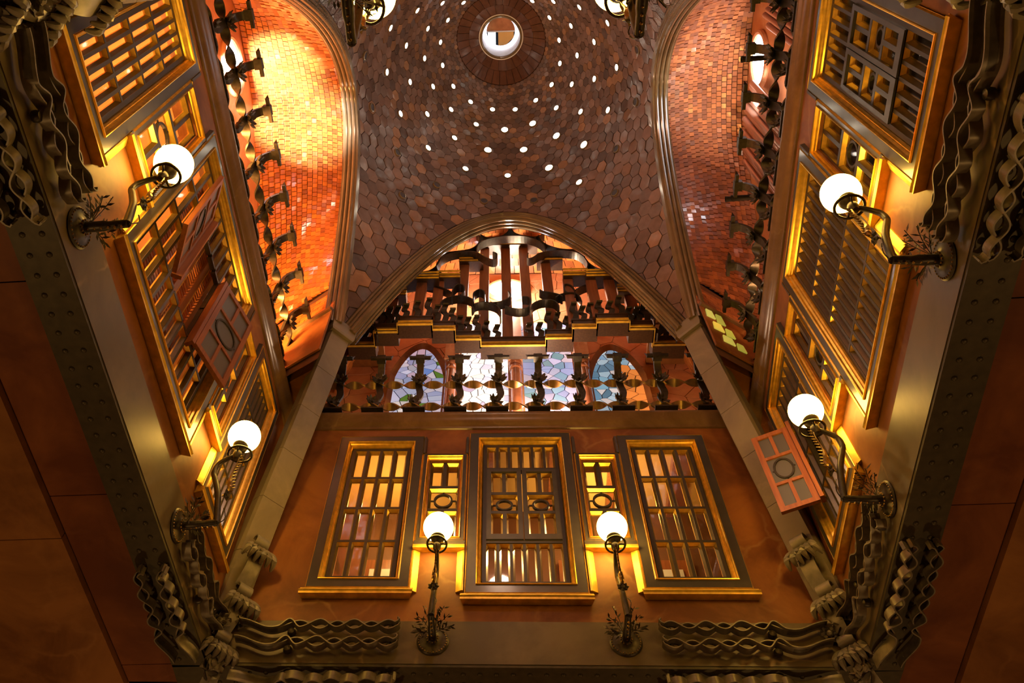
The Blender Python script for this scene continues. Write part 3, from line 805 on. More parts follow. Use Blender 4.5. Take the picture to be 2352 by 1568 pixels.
def hall_window(side, rect, kind, label, skip=None, nx=4, nz=4):
    global nwin
    root = struct('window_%d' % nwin, None, None, WF[side], label); nwin += 1
    cw = .115 if kind != 'small' else .045
    i1 = inset(rect, cw); mw_ = .07 if kind != 'small' else .045
    i2 = inset(i1, mw_)
    bars(root, 'casing_board', ring_rects(rect, i1), -.045, .04, 'casing')
    obj('gilt_edge', MB().frustum_ring(inset(rect, -.014), rect, -.025, -.05), M('gilt'), root)
    mb = MB(); pf = [(0, -.046), (.05, -.062), (.18, -.064), (.3, -.05), (.36, -.03), (.55, -.012), (.62, .0), (.72, -.004), (.85, .012), (1, .05), (1, .09)]
    for (fa, ya), (fb, yb) in zip(pf[:-1], pf[1:]):
        ra, rb = inset(i1, mw_*fa), inset(i1, mw_*fb)
        A_ = [(ra[0], ya, ra[2]), (ra[1], ya, ra[2]), (ra[1], ya, ra[3]), (ra[0], ya, ra[3])]
        B_ = [(rb[0], yb, rb[2]), (rb[1], yb, rb[2]), (rb[1], yb, rb[3]), (rb[0], yb, rb[3])]
        mb.add(A_+B_, [(k, (k+1) % 4, 4+(k+1) % 4, 4+k) for k in range(4)])
    obj('gilt_moulding', mb, M('gilt'), root)
    sw = .05 if kind != 'small' else .02
    i3 = inset(i2, sw)
    bars(root, 'sash_board', ring_rects(i2, i3), .03, .09, 'sash')
    if kind == 'grid': grid(root, i3, nx, nz, skip=skip)
    elif kind == 'small': leaf_cells(root, i3)
    elif kind == 'double':
        H_ = i3[3]-i3[2]
        zt, zb = i3[3]-H_*.185, i3[2]+H_*.245
        grid(root, (i3[0], i3[1], zt, i3[3]), 6, 1); grid(root, (i3[0], i3[1], i3[2], zb), 6, 1)
        bars(root, 'muntin', [(i3[0], i3[1], zt-.05, zt), (i3[0], i3[1], zb, zb+.05)], .02, .09, 'sash')
        mid = (i3[0]+i3[1])/2
        for a, b in ((i3[0], mid-.006), (mid+.006, i3[1])):
            c = obj('casement', MB().box(a, a+.001, .0, .001, zb, zb+.001), M('casing'), root)
            o = (a, b, zb+.05, zt-.05); ii = (a+.06, b-.06, zb+.14, zt-.1)
            bars(c, 'casement_board', ring_rects(o, ii), .0, .06, 'casing')
            leaf_cells(c, ii, 'casing')
    # sill
    if kind != 'small':
        mb = MB(); pr = sill_prof()
        x0, x1 = rect[0]-.03, rect[1]+.03
        mb.ring_sweep([[(x0 if y > -.04 else x0-.03, y, rect[2]+z-.012) for y, z in pr], [(x1 if y > -.04 else x1+.03, y, rect[2]+z-.012) for y, z in pr]])
        obj('sill', mb, M('gold_leaf'), root)
    else:
        pr = sill_prof(.08, .1)
        obj('sill', MB().ring_sweep([[(x, y, rect[2]+z-.06) for y, z in pr] for x in (rect[0]-.02, rect[1]+.02)]), M('gold_leaf'), root)
        obj('ledge_board', MB().box(rect[0]-.02, rect[1]+.02, -.05, .02, rect[2]-.07, rect[2]-.002), M('casing'), root)
        for xa, sg in ((rect[0]-.02, 1), (rect[1]+.02, -1)):
            fl = [(xa, -.048), (xa+sg*.02, -.05), (xa+sg*.09, -.012), (xa+sg*.09, 0), (xa, 0)]
            obj('flank_moulding', MB().ring_sweep([[(x, y, z) for x, y in fl] for z in (8.56, rect[2]-.165)]), M('gold_leaf'), root)
            up_ = [(xa, -.048), (xa+sg*.03, -.05), (xa+sg*.045, 0), (xa, 0)]
            obj('upper_moulding', MB().ring_sweep([[(x, y, z) for x, y in up_] for z in (rect[3]+.02, 11.43)]), M('casing'), root)
    return root
hall_window('F', FRONT_W[0], 'grid', 'sixteen-pane gilt-framed window beside the grey pilaster on the stained-glass side')
hall_window('F', FRONT_W[1], 'small', 'small gilt window behind a lamp, next to the central casements')
hall_window('F', FRONT_W[2], 'double', 'central double casement with oval lights under the stained glass')
hall_window('F', FRONT_W[3], 'small', 'small gilt window behind a lamp, second of the pair under the stained glass')
hall_window('F', FRONT_W[4], 'grid', 'sixteen-pane gilt-framed window on the side towards the organ gallery')
# wall under the orange vault
SHADED_SIDES = True
hall_window('L', LEFT_W[0], 'grid', 'gilt lattice window with glowing orange panes under the orange vault', nx=5, nz=4)
hall_window('L', LEFT_W[1], 'small', 'small gilt window beside the glowing orange lattice window')
SKL = lambda i, k: (k is None and 2.6 < i < 6.6) or (k in (1, 2) and 2.6 < i < 6.4)
hall_window('L', LEFT_W[2], 'grid', 'wide gilt lattice window with open reddish shutters', skip=SKL, nx=10, nz=4)
hall_window('L', LEFT_W[3], 'small', 'small gilt window between the shuttered window and the corner window')
hall_window('L', LEFT_W[4], 'grid', 'gilt lattice window in the corner under the orange vault', nx=6, nz=4)
# wall under the organ gallery
SKR = lambda i, k: (k is None and 1.6 < i < 3.6) or (k in (1, 2) and 1.6 < i < 3.4)
hall_window('R', RIGHT_W[0], 'grid', 'gilt lattice window with an open orange-lit shutter under the organ gallery', skip=SKR, nx=6, nz=4)
hall_window('R', RIGHT_W[1], 'small', 'small gilt window near the open orange-lit shutter')
hall_window('R', RIGHT_W[2], 'grid', 'wide dark gilt lattice window under the organ gallery', nx=10, nz=4)
hall_window('R', RIGHT_W[3], 'small', 'small gilt window behind a lamp on the organ side')
RW = RIGHT_W[4]
w5 = hall_window('R', RW, 'grid', 'gilt window with closed casements and oval lights under the organ gallery', skip=lambda i, k: (k is None) or (k in (1, 2)), nx=6, nz=4)
i3 = inset(RW, .235); mid = (i3[0]+i3[1])/2
for a, b in ((i3[0], mid-.005), (mid+.005, i3[1])):
    c = obj('casement', MB().box(a, b, .0, .02, i3[2]+.56, i3[2]+.6), M('casing'), w5)
    o = (a, b, i3[2]+.6, i3[3]-.6); ii = (a+.05, b-.05, i3[2]+.66, i3[3]-.66)
    bars(c, 'casement_board', ring_rects(o, ii), .0, .06, 'casing'); leaf_cells(c, ii, 'casing')

# ================================================================== SHUTTERS standing open in the hall
def shutter(mw, w, h, label, wd, glassm, group=None):
    t = thing('window_shutter', label, 'shutter', mw, group)
    fr = (0, w, 0, h); ii = inset(fr, .07)
    for r, nm in zip(ring_rects(fr, ii), ('stile', 'stile', 'rail', 'rail')):
        obj(nm, MB().box(r[0], r[1], -.025, .025, r[2], r[3]), M(wd), t)
    g = .045; cw = (ii[1]-ii[0]-g)/2; h1 = (ii[3]-ii[2])*.29
    za, zb = ii[2]+h1, ii[3]-h1
    for r in ((ii[0], ii[1], za, za+g), (ii[0], ii[1], zb-g, zb), (ii[0]+cw, ii[0]+cw+g, ii[2], za), (ii[0]+cw, ii[0]+cw+g, zb, ii[3])):
        obj('muntin', MB().box(r[0], r[1], -.022, .022, r[2], r[3]), M(wd), t)
    for r in ((ii[0], ii[0]+cw, ii[2], za), (ii[0]+cw+g, ii[1], ii[2], za), (ii[0], ii[0]+cw, zb, ii[3]), (ii[0]+cw+g, ii[1], zb, ii[3]), (ii[0], ii[1], za+g, zb-g)):
        obj('pane', MB().box(r[0], r[1], -.004, .004, r[2], r[3]), M(glassm), t)
    oval(t, (ii[0], ii[1], za+g, zb-g), y=0, mat='iron', k=1.0)
    obj('hinge_board', MB().box(-.05, -.004, -.02, .09, -.02, h+.02), M(wd), t)
    return t
def hinged(side, x, y, z, ang): return WF[side] @ TR(x, y, z) @ Matrix.Rotation(ang, 4, 'Z')
shutter(hinged('L', .40, -.07, 9.27, math.radians(-17)), .62, 1.32, 'reddish wooden shutter swung open towards the far corner under the orange vault', 'shutter_wood', 'frosted')
shutter(hinged('L', -.46, -.07, 9.27, math.radians(180+26)), .58, 1.32, 'reddish wooden shutter swung open towards the lamp with the beaded plate', 'shutter_wood', 'frosted')
shutter(hinged('R', -2.51, -.08, 9.12, math.radians(-113)), .46, 1.36, 'orange-lit wooden shutter standing open in front of the organ-side corner window', 'honey_wood', 'frosted')
# louvred inner blind seen through the open shutters
bl = thing('louvre_blind', 'red-brown louvred blind behind the open reddish shutters', 'blind', WF['L'] @ TR(0, .26, 9.35))
for k in range(34):
    obj('slat', MB().box(-.58, .62, -.012, .05, .066*k, .066*k+.034), M('honey_wood' if k % 3 == 0 else 'shutter_wood'), bl)
for x in (-.05, .22, .45):
    obj('rail', MB().box(x, x+.09, -.05, -.015, -.05, 2.3), M('shutter_wood'), bl)
    obj('gilt_line', MB().box(x+.09, x+.1, -.056, -.012, -.05, 2.3), M('gilt'), bl)

# ================================================================== WALL LAMPS
def catmull(pts, n=6):
    pts = [Vector(p) for p in pts]; out = []
    for i in range(len(pts)-1):
        p0, p1, p2, p3 = pts[max(0, i-1)], pts[i], pts[i+1], pts[min(len(pts)-1, i+2)]
        for k in range(n):
            t = k/n
            out.append(.5*(2*p1+(p2-p0)*t+(2*p0-5*p1+4*p2-p3)*t*t+(3*p1-p0-3*p2+p3)*t**3))
    out.append(pts[-1]); return out
def leaf_spray(base, dirs, n, ln, seed):
    rnd = random.Random(seed); mb = MB()
    for d in dirs:
        d = Vector(d); tip = Vector(base)+d
        st = catmull([base, Vector(base)+d*.5+Vector((rnd.uniform(-.02, .02), 0, .02)), tip], 4)
        mb.tube(st, .004, 4)
        for k in range(n):
            p = Vector(base)+d*(.25+.75*k/n); a = rnd.uniform(0, 2*PI)
            side = d.cross(Vector((math.cos(a), math.sin(a), .3))).normalized()
            l = (d.normalized()*.55+side*.8).normalized()*ln*rnd.uniform(.7, 1.1)
            w = l.cross(Vector((.3, .8, .4))).normalized()*ln*.13
            mb.add([p, p+l*.5+w, p+l, p+l*.5-w, p+l*.5+w.cross(l).normalized()*.004], [(0, 1, 4), (1, 2, 4), (2, 3, 4), (3, 0, 4), (0, 3, 2, 1)])
    return mb
def make_lamp():
    t = link('wall_lamp', None)
    ym = Matrix.Rotation(PI/2, 4, 'X')          # lathe z -> -y (into the room)
    plate = obj('wall_plate', MB().lathe([(.001, -.0), (.17, 0), (.178, .012), (.165, .026), (.13, .03), (.10, .036), (.06, .055), (.05, .07), (.001, .075)], 28, ym), M('iron'), t, smooth=True)
    rim = MB()
    for k in range(30): rim.ball((.155*math.cos(2*PI*k/30), -.03, .155*math.sin(2*PI*k/30)), .0085, 6)
    obj('beaded_rim', rim, M('brass'), plate, smooth=True, stuff=True)
    rim = MB()
    for k in range(12): rim.ball((.06*math.cos(2*PI*k/12), -.065, .06*math.sin(2*PI*k/12)), .010, 6)
    obj('beaded_collar', rim, M('brass'), plate, smooth=True, stuff=True)
    arm1 = [(0, -.04, 0), (0, -.18, .0), (0, -.34, .02), (0, -.405, .03)]
    arm2 = catmull([(0, -.40, .02), (0, -.355, .22), (0, -.29, .46), (0, -.20, .68), (0, -.15, .80), (0, -.15, .92), (0, -.20, 1.0), (0, -.27, 1.06), (0, -.33, 1.10)], 5)
    obj('bracket', MB().tube(catmull(arm1, 4), [.045]*6+[.036]*7, 10), M('iron'), t, smooth=True)
    kn = MB()
    for k in range(6): kn.ball((0, -.10-.055*k, -.035), .014, 6)
    obj('bracket_studs', kn, M('brass'), t, smooth=True, stuff=True)
    obj('swan_neck', MB().tube(arm2, [.037-.014*i/len(arm2) for i in range(len(arm2))], 10), M('iron'), t, smooth=True)
    # gilt crest running up under the cup, with notched edge
    cp = catmull([(0, -.345, .42), (.0, -.40, .52), (0, -.37, .66), (0, -.36, .82), (0, -.37, .95), (0, -.36, 1.08)], 6)
    cr = MB()
    cr.tube(cp, [.008+.022*math.sin(PI*min(1, i/ (len(cp)-1)*1.6))**2 for i in range(len(cp))], 7)
    for i, p in enumerate(cp[3::2]):
        cr.add([p+Vector((-.012, -.015, -.012)), p+Vector((.012, -.015, -.012)), p+Vector((0, -.02, .02)), p+Vector((0, -.06, .012))], [(0, 1, 3), (1, 2, 3), (2, 0, 3), (0, 2, 1)])
    obj('gilt_crest', cr, M('brass'), t, smooth=True)
    fl = MB()
    for k in range(7):
        a = 2*PI*k/7; c = Vector((0, -.37, .44)); r = Vector((math.cos(a)*.06, -.02, math.sin(a)*.06)); s = Vector((-math.sin(a)*.03, 0, math.cos(a)*.03))
        fl.add([c, c+r*.7+s, c+r*1.15, c+r*.7-s, c+Vector((0, -.03, 0))+r*.5], [(0, 1, 4), (1, 2, 4), (2, 3, 4), (3, 0, 4), (0, 3, 2, 1)])
    fl.ball((0, -.385, .44), .03, 8)
    obj('leaf_boss', fl, M('iron'), t)
    obj('cup', MB().lathe([(.001, 1.02), (.03, 1.03), (.045, 1.07), (.05, 1.12), (.035, 1.16), (.075, 1.2), (.088, 1.25), (.08, 1.262), (.001, 1.262)], 18, TR(0, -.33, 0)), M('iron'), t, smooth=True)
    rings = []
    obj('cup_ring', MB().ring_sweep([[(  (.115+.014*math.cos(b))*math.cos(a), -.36+(.135+.014*math.cos(b))*math.sin(a), 1.11+.014*math.sin(b)) for b in [2*PI*j/7 for j in range(7)]] for a in [2*PI*k/24 for k in range(24)]], closed=True), M('iron'), t, smooth=True)
    for k, x in enumerate((-.115, .115)):
        obj('stay', MB().tube([(x*1.0, -.36, 1.11), (x*.6, -.345, 1.13), (0, -.33, 1.13)], .012, 6), M('iron'), t, smooth=True)
    obj('globe', MB().ball((0, -.33, 1.425), .185, 32), M('globe_glass'), t, smooth=True, label='glowing white glass globe')
    obj('leaf_spray', leaf_spray((.02, -.10, .03), [(.16, -.06, .22), (.1, -.12, .28), (.2, -.02, .1), (.05, -.16, .2)], 9, .085, 1), M('iron'), t, stuff=True)
    obj('leaf_spray', leaf_spray((-.02, -.10, .03), [(-.16, -.08, .18), (-.2, -.03, .06), (-.1, -.1, .3), (-.14, -.12, -.08)], 9, .085, 2), M('iron'), t, stuff=True)
    hk = MB()
    hk.tube(catmull([(.0, -.42, .02), (.03, -.45, .1), (.05, -.43, .2), (.03, -.40, .27)], 4), .006, 5)
    obj('tendril', hk, M('iron'), t, smooth=True)
    return t
proto = make_lamp()
LAMPS = [('F', -1.05, 'black wrought-iron globe lamp before the sixteen-pane window nearer the orange vault, under the stained glass'),
         ('F', 1.05, 'black wrought-iron globe lamp under the stained glass, on the organ side'),
         ('L', -1.60, 'globe lamp between the orange-paned window and the open reddish shutters'),
         ('L', 1.67, 'globe lamp before the corner lattice window under the orange vault'),
         ('R', 1.20, 'globe lamp below the closed oval casements on the organ side'),
         ('R', -1.33, 'globe lamp beside the open orange-lit shutter'),
         ('B', 1.02, 'globe lamp overhead at the picture edge beside the orange vault arch'),
         ('B', -1.02, 'globe lamp overhead at the picture edge beside the organ-side arch')]
for i, (side, x, lab) in enumerate(LAMPS):
    mw = WF[side] @ TR(x, -.03, 7.84)
    o = proto if i == 0 else copy_tree(proto)
    o.matrix_basis = mw
    tag(o, lab, 'lamp', 'wrought-iron globe lamps on the beams')

# ================================================================== RAILINGS
def flower(r, n, seed, depth=.05):
    rnd = random.Random(seed); mb = MB(); rings = []
    for rr, zz in ((.001, -.01), (r*.45, -.02), (r*.75, .0), (r, depth*.6), (r*.93, depth*.6+.012), (r*.7, .016), (r*.4, .0), (.001, .0)):
        rings.append([(rr*(1+.16*math.cos(n*2*PI*k/(n*4)+.3))*math.cos(2*PI*k/(n*4)), -zz-(.02*math.cos(n*2*PI*k/(n*4)) if rr > r*.6 else 0), rr*(1+.16*math.cos(n*2*PI*k/(n*4)+.3))*math.sin(2*PI*k/(n*4))) for k in range(n*4)])
    mb.ring_sweep(rings); mb.ball((0, -.02, 0), r*.22, 8)
    return mb
flower_me = flower(.12, 9, 3).mesh('flower', M('iron'), True)
def twisted(x0, x1, z, y, wid=.13, half=.319):
    mb = MB(); n = int((x1-x0)/.02); rings = []
    for i in range(n+1):
        x = x0+(x1-x0)*i/n; a = PI*(x-x0)/half
        ca, sa = math.cos(a), math.sin(a)
        w = wid/2
        rings.append([(x, y+p*ca-q*sa, z+p*sa+q*ca) for p, q in ((-w, -.012), (w, -.012), (w, .012), (-w, .012))])
    return mb.ring_sweep(rings)
def make_railing(side, hw, label):
    t = thing('iron_railing', label, 'railing', WF[side], 'wrought-iron railings of the upper gallery')
    for z in (12.29, 12.88):
        obj('twisted_bar', twisted(-hw, hw, z, .03), M('iron_lit' if side == 'F' else 'iron'), t, smooth=True)  # front bars: gold light from below put into the iron's colour
    n = 10
    for i in range(n):
        x = -2.85+.638*i
        if abs(x) > hw-.05: continue
        p = catmull([(x-.03, .05, 12.12), (x-.05, .05, 12.25), (x-.02, .06, 12.45), (x+.03, .04, 12.62), (x, .02, 12.8), (x, -.01, 12.95), (x, -.04, 13.1), (x, -.12, 13.22), (x, -.22, 13.27)], 4)
        post = obj('post', MB().ribbon([q-Vector((.055, 0, 0)) for q in p], (.11, 0, 0), .045), M('iron'), t)
        obj('foot', MB().ring_sweep([[(x-.03+a, b, z) for a, b in ((-.17*k, -.08*k), (.17*k, -.08*k), (.17*k, .1*k), (-.17*k, .1*k))] for z, k in ((12.12, 1), (12.145, 1), (12.19, .55))]), M('iron'), post)
        top = MB().box(x-.17, x+.17, -.26, -.215, 13.24, 13.30)
        top.box(x-.07, x+.07, -.27, -.16, 13.22, 13.32)
        for s in (-1, 1): top.add([(x+s*.17, -.262, 13.27), (x+s*.17, -.215, 13.27), (x+s*.2, -.24, 13.35), (x+s*.12, -.24, 13.29)], [(0, 1, 2), (1, 3, 2), (3, 0, 2), (0, 3, 1)])
        obj('top_bar', top, M('iron'), post)
        link('flower', flower_me, post, TR(x, -.055, 12.9))
        link('flower', flower_me, post, TR(x-.06, -.02, 12.36) @ Matrix.Rotation(.5, 4, 'Z') @ Matrix.Scale(.9, 4))
    return t
make_railing('F', 3.2, 'twisted wrought-iron railing in front of the stained glass')
make_railing('L', 3.0, 'dark iron railing silhouetted against the orange vault')
make_railing('R', 3.0, 'dark iron railing below the organ pipes')

# ================================================================== FRONT GALLERY: slabs, stained glass, columns
def clip_half(poly, p, n):
    out = []
    for i in range(len(poly)):
        a, b = poly[i-1], poly[i]
        da, db = (a[0]-p[0])*n[0]+(a[1]-p[1])*n[1], (b[0]-p[0])*n[0]+(b[1]-p[1])*n[1]
        if (da <= 0) != (db <= 0):
            t = da/(da-db); out.append((a[0]+(b[0]-a[0])*t, a[1]+(b[1]-a[1])*t))
        if db <= 0: out.append(b)
    return out
def voronoi(seeds, bound, gap):
    cells = []
    for i, s in enumerate(seeds):
        poly = list(bound)
        for j, q in enumerate(seeds):
            if i == j or abs(q[0]-s[0])+abs(q[1]-s[1]) > 2.2: continue
            dx, dz = q[0]-s[0], q[1]-s[1]; L = math.hypot(dx, dz)
            if L < 1e-6: continue
            m = (s[0]+dx/2-dx/L*gap/2, s[1]+dz/2-dz/L*gap/2)
            poly = clip_half(poly, m, (dx/L, dz/L))
            if len(poly) < 3: break
        if len(poly) >= 3: cells.append((s, poly))
    return cells
def jitter_seeds(x0, x1, z0, z1, step, rnd, am=.42):
    nx, nz = max(1, round((x1-x0)/step)), max(1, round((z1-z0)/step))
    return [(x0+(i+.5+rnd.uniform(-am, am))*(x1-x0)/nx, z0+(k+.5+rnd.uniform(-am, am))*(z1-z0)/nz) for i in range(nx) for k in range(nz)]
def poly_area(p): return abs(sum(p[i-1][0]*p[i][1]-p[i][0]*p[i-1][1] for i in range(len(p))))/2
WG = WF['F'] @ TR(0, 1.0, 0)
rnd = random.Random(11)
gw = struct('wall_gallery_front', MB().box(-3.6, 3.6, .03, .1, 12.0, 18.9), M('white_paint'), WG, 'crazed pinkish marble wall behind the railing and screen')
gw.data.materials[0] = MATS['slab']
SW = [(-2.2, -1.31, 15.47, 'arch'), (-1.0, -.13, 16.4, 'rect'), (.15, 1.07, 16.4, 'rect'), (1.38, 2.26, 15.36, 'arch')]
jm = plain('slab_joint', (.62, .40, .24), .7); gw.data.materials[0] = jm
for s, poly in voronoi(jitter_seeds(-3.5, 3.5, 12.2, 18.62, .44, rnd), [(-3.5, 12.15), (3.5, 12.15), (3.5, 18.62), (-3.5, 18.62)], .014):
    if poly_area(poly) < .004: continue
    hh = rnd.uniform(0, .008)
    obj('marble_slab', MB().slab([(x, .03, z) for x, z in poly], (0, -1, 0), .02+hh), M('slab'), gw)
def arch_outline(x0, x1, z0, zt, n=10):
    w = (x1-x0)/2; cx = (x0+x1)/2; hgt = .95; zs = zt-hgt
    pts = [(x0, z0), (x1, z0)]
    for k in range(2*n+1):
        t = -1+2*k/(2*n); x = cx-w*t*1.0
        z = zs+hgt*(1-abs(t)**1.9)**.85
        pts.append((cx+w*(-t), z))
    return pts
PAL = [[(.42, .5, .85), (.6, .68, .95), (.36, .46, .75), (.85, .85, .85), (.16, .3, .75), (.5, .54, .65), (.62, .5, .66), (.45, .55, .9), (.55, .6, .85), (.4, .5, .7), (.7, .7, .85), (.1, .22, .03)],
       [(1.3, 1.35, 1.5), (1.7, 1.65, 1.6), (.9, 1.0, 1.3), (1.5, 1.45, 1.45), (.75, .7, 1.1), (1.1, 1.1, 1.1)],
       [(.4, .5, .95), (.55, .58, .92), (.32, .45, .85), (.62, .6, .8), (.28, .5, .75), (.6, .66, 1.0), (.2, .4, .5)],
       [(.3, .62, .85), (.6, .85, 1.0), (.2, .45, .7), (.45, .68, .85), (.9, .92, .95), (.15, .33, .5), (.9, .3, .06), (.75, .25, .05), (.6, .65, .85)]]
for wi, (x0, x1, zt, kind) in enumerate(SW):
    labels = ['pointed stained-glass window with blue and grey panes behind the railing', 'dazzling white stained-glass window between two marble columns',
              'lavender-blue stained-glass window between two marble columns', 'pointed stained-glass window with cyan and orange panes behind the railing']
    w = struct('window_%d' % nwin, None, None, WG, labels[wi]); nwin += 1
    z0 = 12.9
    ol = arch_outline(x0, x1, z0, zt) if kind == 'arch' else [(x0, z0), (x1, z0), (x1, zt), (x0, zt)]
    obj('lead_backing', MB().slab([(x, .0, z) for x, z in ol], (0, -1, 0), .012), M('lead'), w)
    # surround: raised marble band following the outline
    cx = (x0+x1)/2; big = []
    zc = z0+(zt-z0)*.5
    for x, z in ol: big.append((cx+(x-cx)*1.2, z0+(z-z0)*(1.055 if kind == 'arch' else 1.0)))
    mb = MB(); n = len(ol)
    for k in range(1, n if kind == 'arch' else n):
        a, b, c, d = ol[k], ol[(k+1) % n], big[(k+1) % n], big[k]
        mb.add([(a[0], -.02, a[1]), (b[0], -.02, b[1]), (c[0], -.075, c[1]), (d[0], -.075, d[1]), (d[0], .02, d[1]), (c[0], .02, c[1])], [(0, 1, 2, 3), (3, 2, 5, 4)])
    if kind == 'arch': obj('surround', mb, M('wall_stone'), w)
    rr = random.Random(50+wi)
    for s, poly in voronoi(jitter_seeds(x0, x1, z0, zt, .17, rr, .5), ol, .016):
        if poly_area(poly) < .0008: continue
        pal = PAL[wi]; c = rr.choice(pal)
        if wi == 3:
            c = rr.choice(pal[6:8]) if (s[0] > x0+.58 and s[1] < 14.75) else rr.choice(pal[:6])
        b = rr.uniform(.75, 1.2)
        obj('glass_pane', MB().slab([(x, -.014, z) for x, z in poly], (0, -1, 0), .006, 0, tuple(v*b for v in c)), M('stained'), w)
for x, lab in ((-1.16, 'between the pointed blue window and the dazzling white window'), (.01, 'between the white and the lavender-blue windows'), (1.225, 'between the lavender-blue window and the pointed cyan window')):
    t = thing('marble_column', 'polished red-brown marble column '+lab, 'column', WG @ TR(x, -.16, 12.11), 'columns between the stained-glass windows')
    obj('shaft', MB().lathe([(.105, 0), (.1, .3), (.098, 2.5), (.098, 2.6)], 20), M('marble_col'), t, smooth=True)
    obj('collar', MB().lathe([(.1, 2.36), (.118, 2.38), (.118, 2.42), (.1, 2.44)], 20), M('marble_col'), t, smooth=True)
    obj('collar', MB().lathe([(.1, 2.5), (.122, 2.53), (.122, 2.6), (.1, 2.62)], 20), M('marble_col'), t, smooth=True)
    obj('impost', MB().box(-.13, .13, -.12, .16, 2.62, 4.3), M('slab'), t)

# ================================================================== PIERCED WOODEN SCREEN with stepped gilt cornice
SEG = [(-2.93, -2.45, 3.525, 15.0), (-2.45, -2.03, 3.25, 15.5), (-2.03, -1.43, 3.1, 15.85), (-1.45, -1.04, 3.21, 16.1), (-1.06, -.61, 3.415, 17.2), (-.61, .54, 3.55, 18.25),
       (.52, 1.0, 3.41, 17.2), (.97, 1.40, 3.207, 16.1), (1.38, 1.93, 3.1, 15.85), (1.93, 2.36, 3.246, 15.5), (2.36, 2.91, 3.57, 15.0)]
scr = thing('wooden_screen', 'pierced wooden gallery screen with stepped gilt cornice and iron scrolls', 'screen', WF['F'])
def gilt_strip(x0, x1, y, z, h, d):
    pr = [(y, z), (y-d, z+.01), (y-d*1.1, z+h*.5), (y-d*.6, z+h), (y, z+h)]
    return MB().ring_sweep([[(x, a, b) for a, b in pr] for x in (x0, x1)])
prev = None
for (u0, u1, v, zt) in SEG:
    y = v-3.42
    c = obj('cornice_block', MB().box(u0, u1, y, y+.26, 14.17, 14.46), M('dark_wood'), scr)
    obj('gilt_fillet', gilt_strip(u0-.01, u1+.01, y, 14.17, .05, .03), M('gold_leaf'), c)
    obj('gilt_fillet', gilt_strip(u0, u1, y, 14.27, .07, .02), M('gold_leaf'), c)
    obj('ledge', MB().box(u0, u1, y-.01, y+.28, 14.46, 14.5), M('dark_wood'), c)
    if zt > 15.2:
        k = obj('upper_cornice', MB().box(u0-.02, u1+.02, y-.02, y+.22, zt, zt+.22), M('dark_wood'), scr)
        for q in range(3):
            obj('gilt_fillet', gilt_strip(u0-.02, u1+.02, y-.02-.02*q, zt+.03+.07*q, .045, .025), M('gold_leaf'), k)
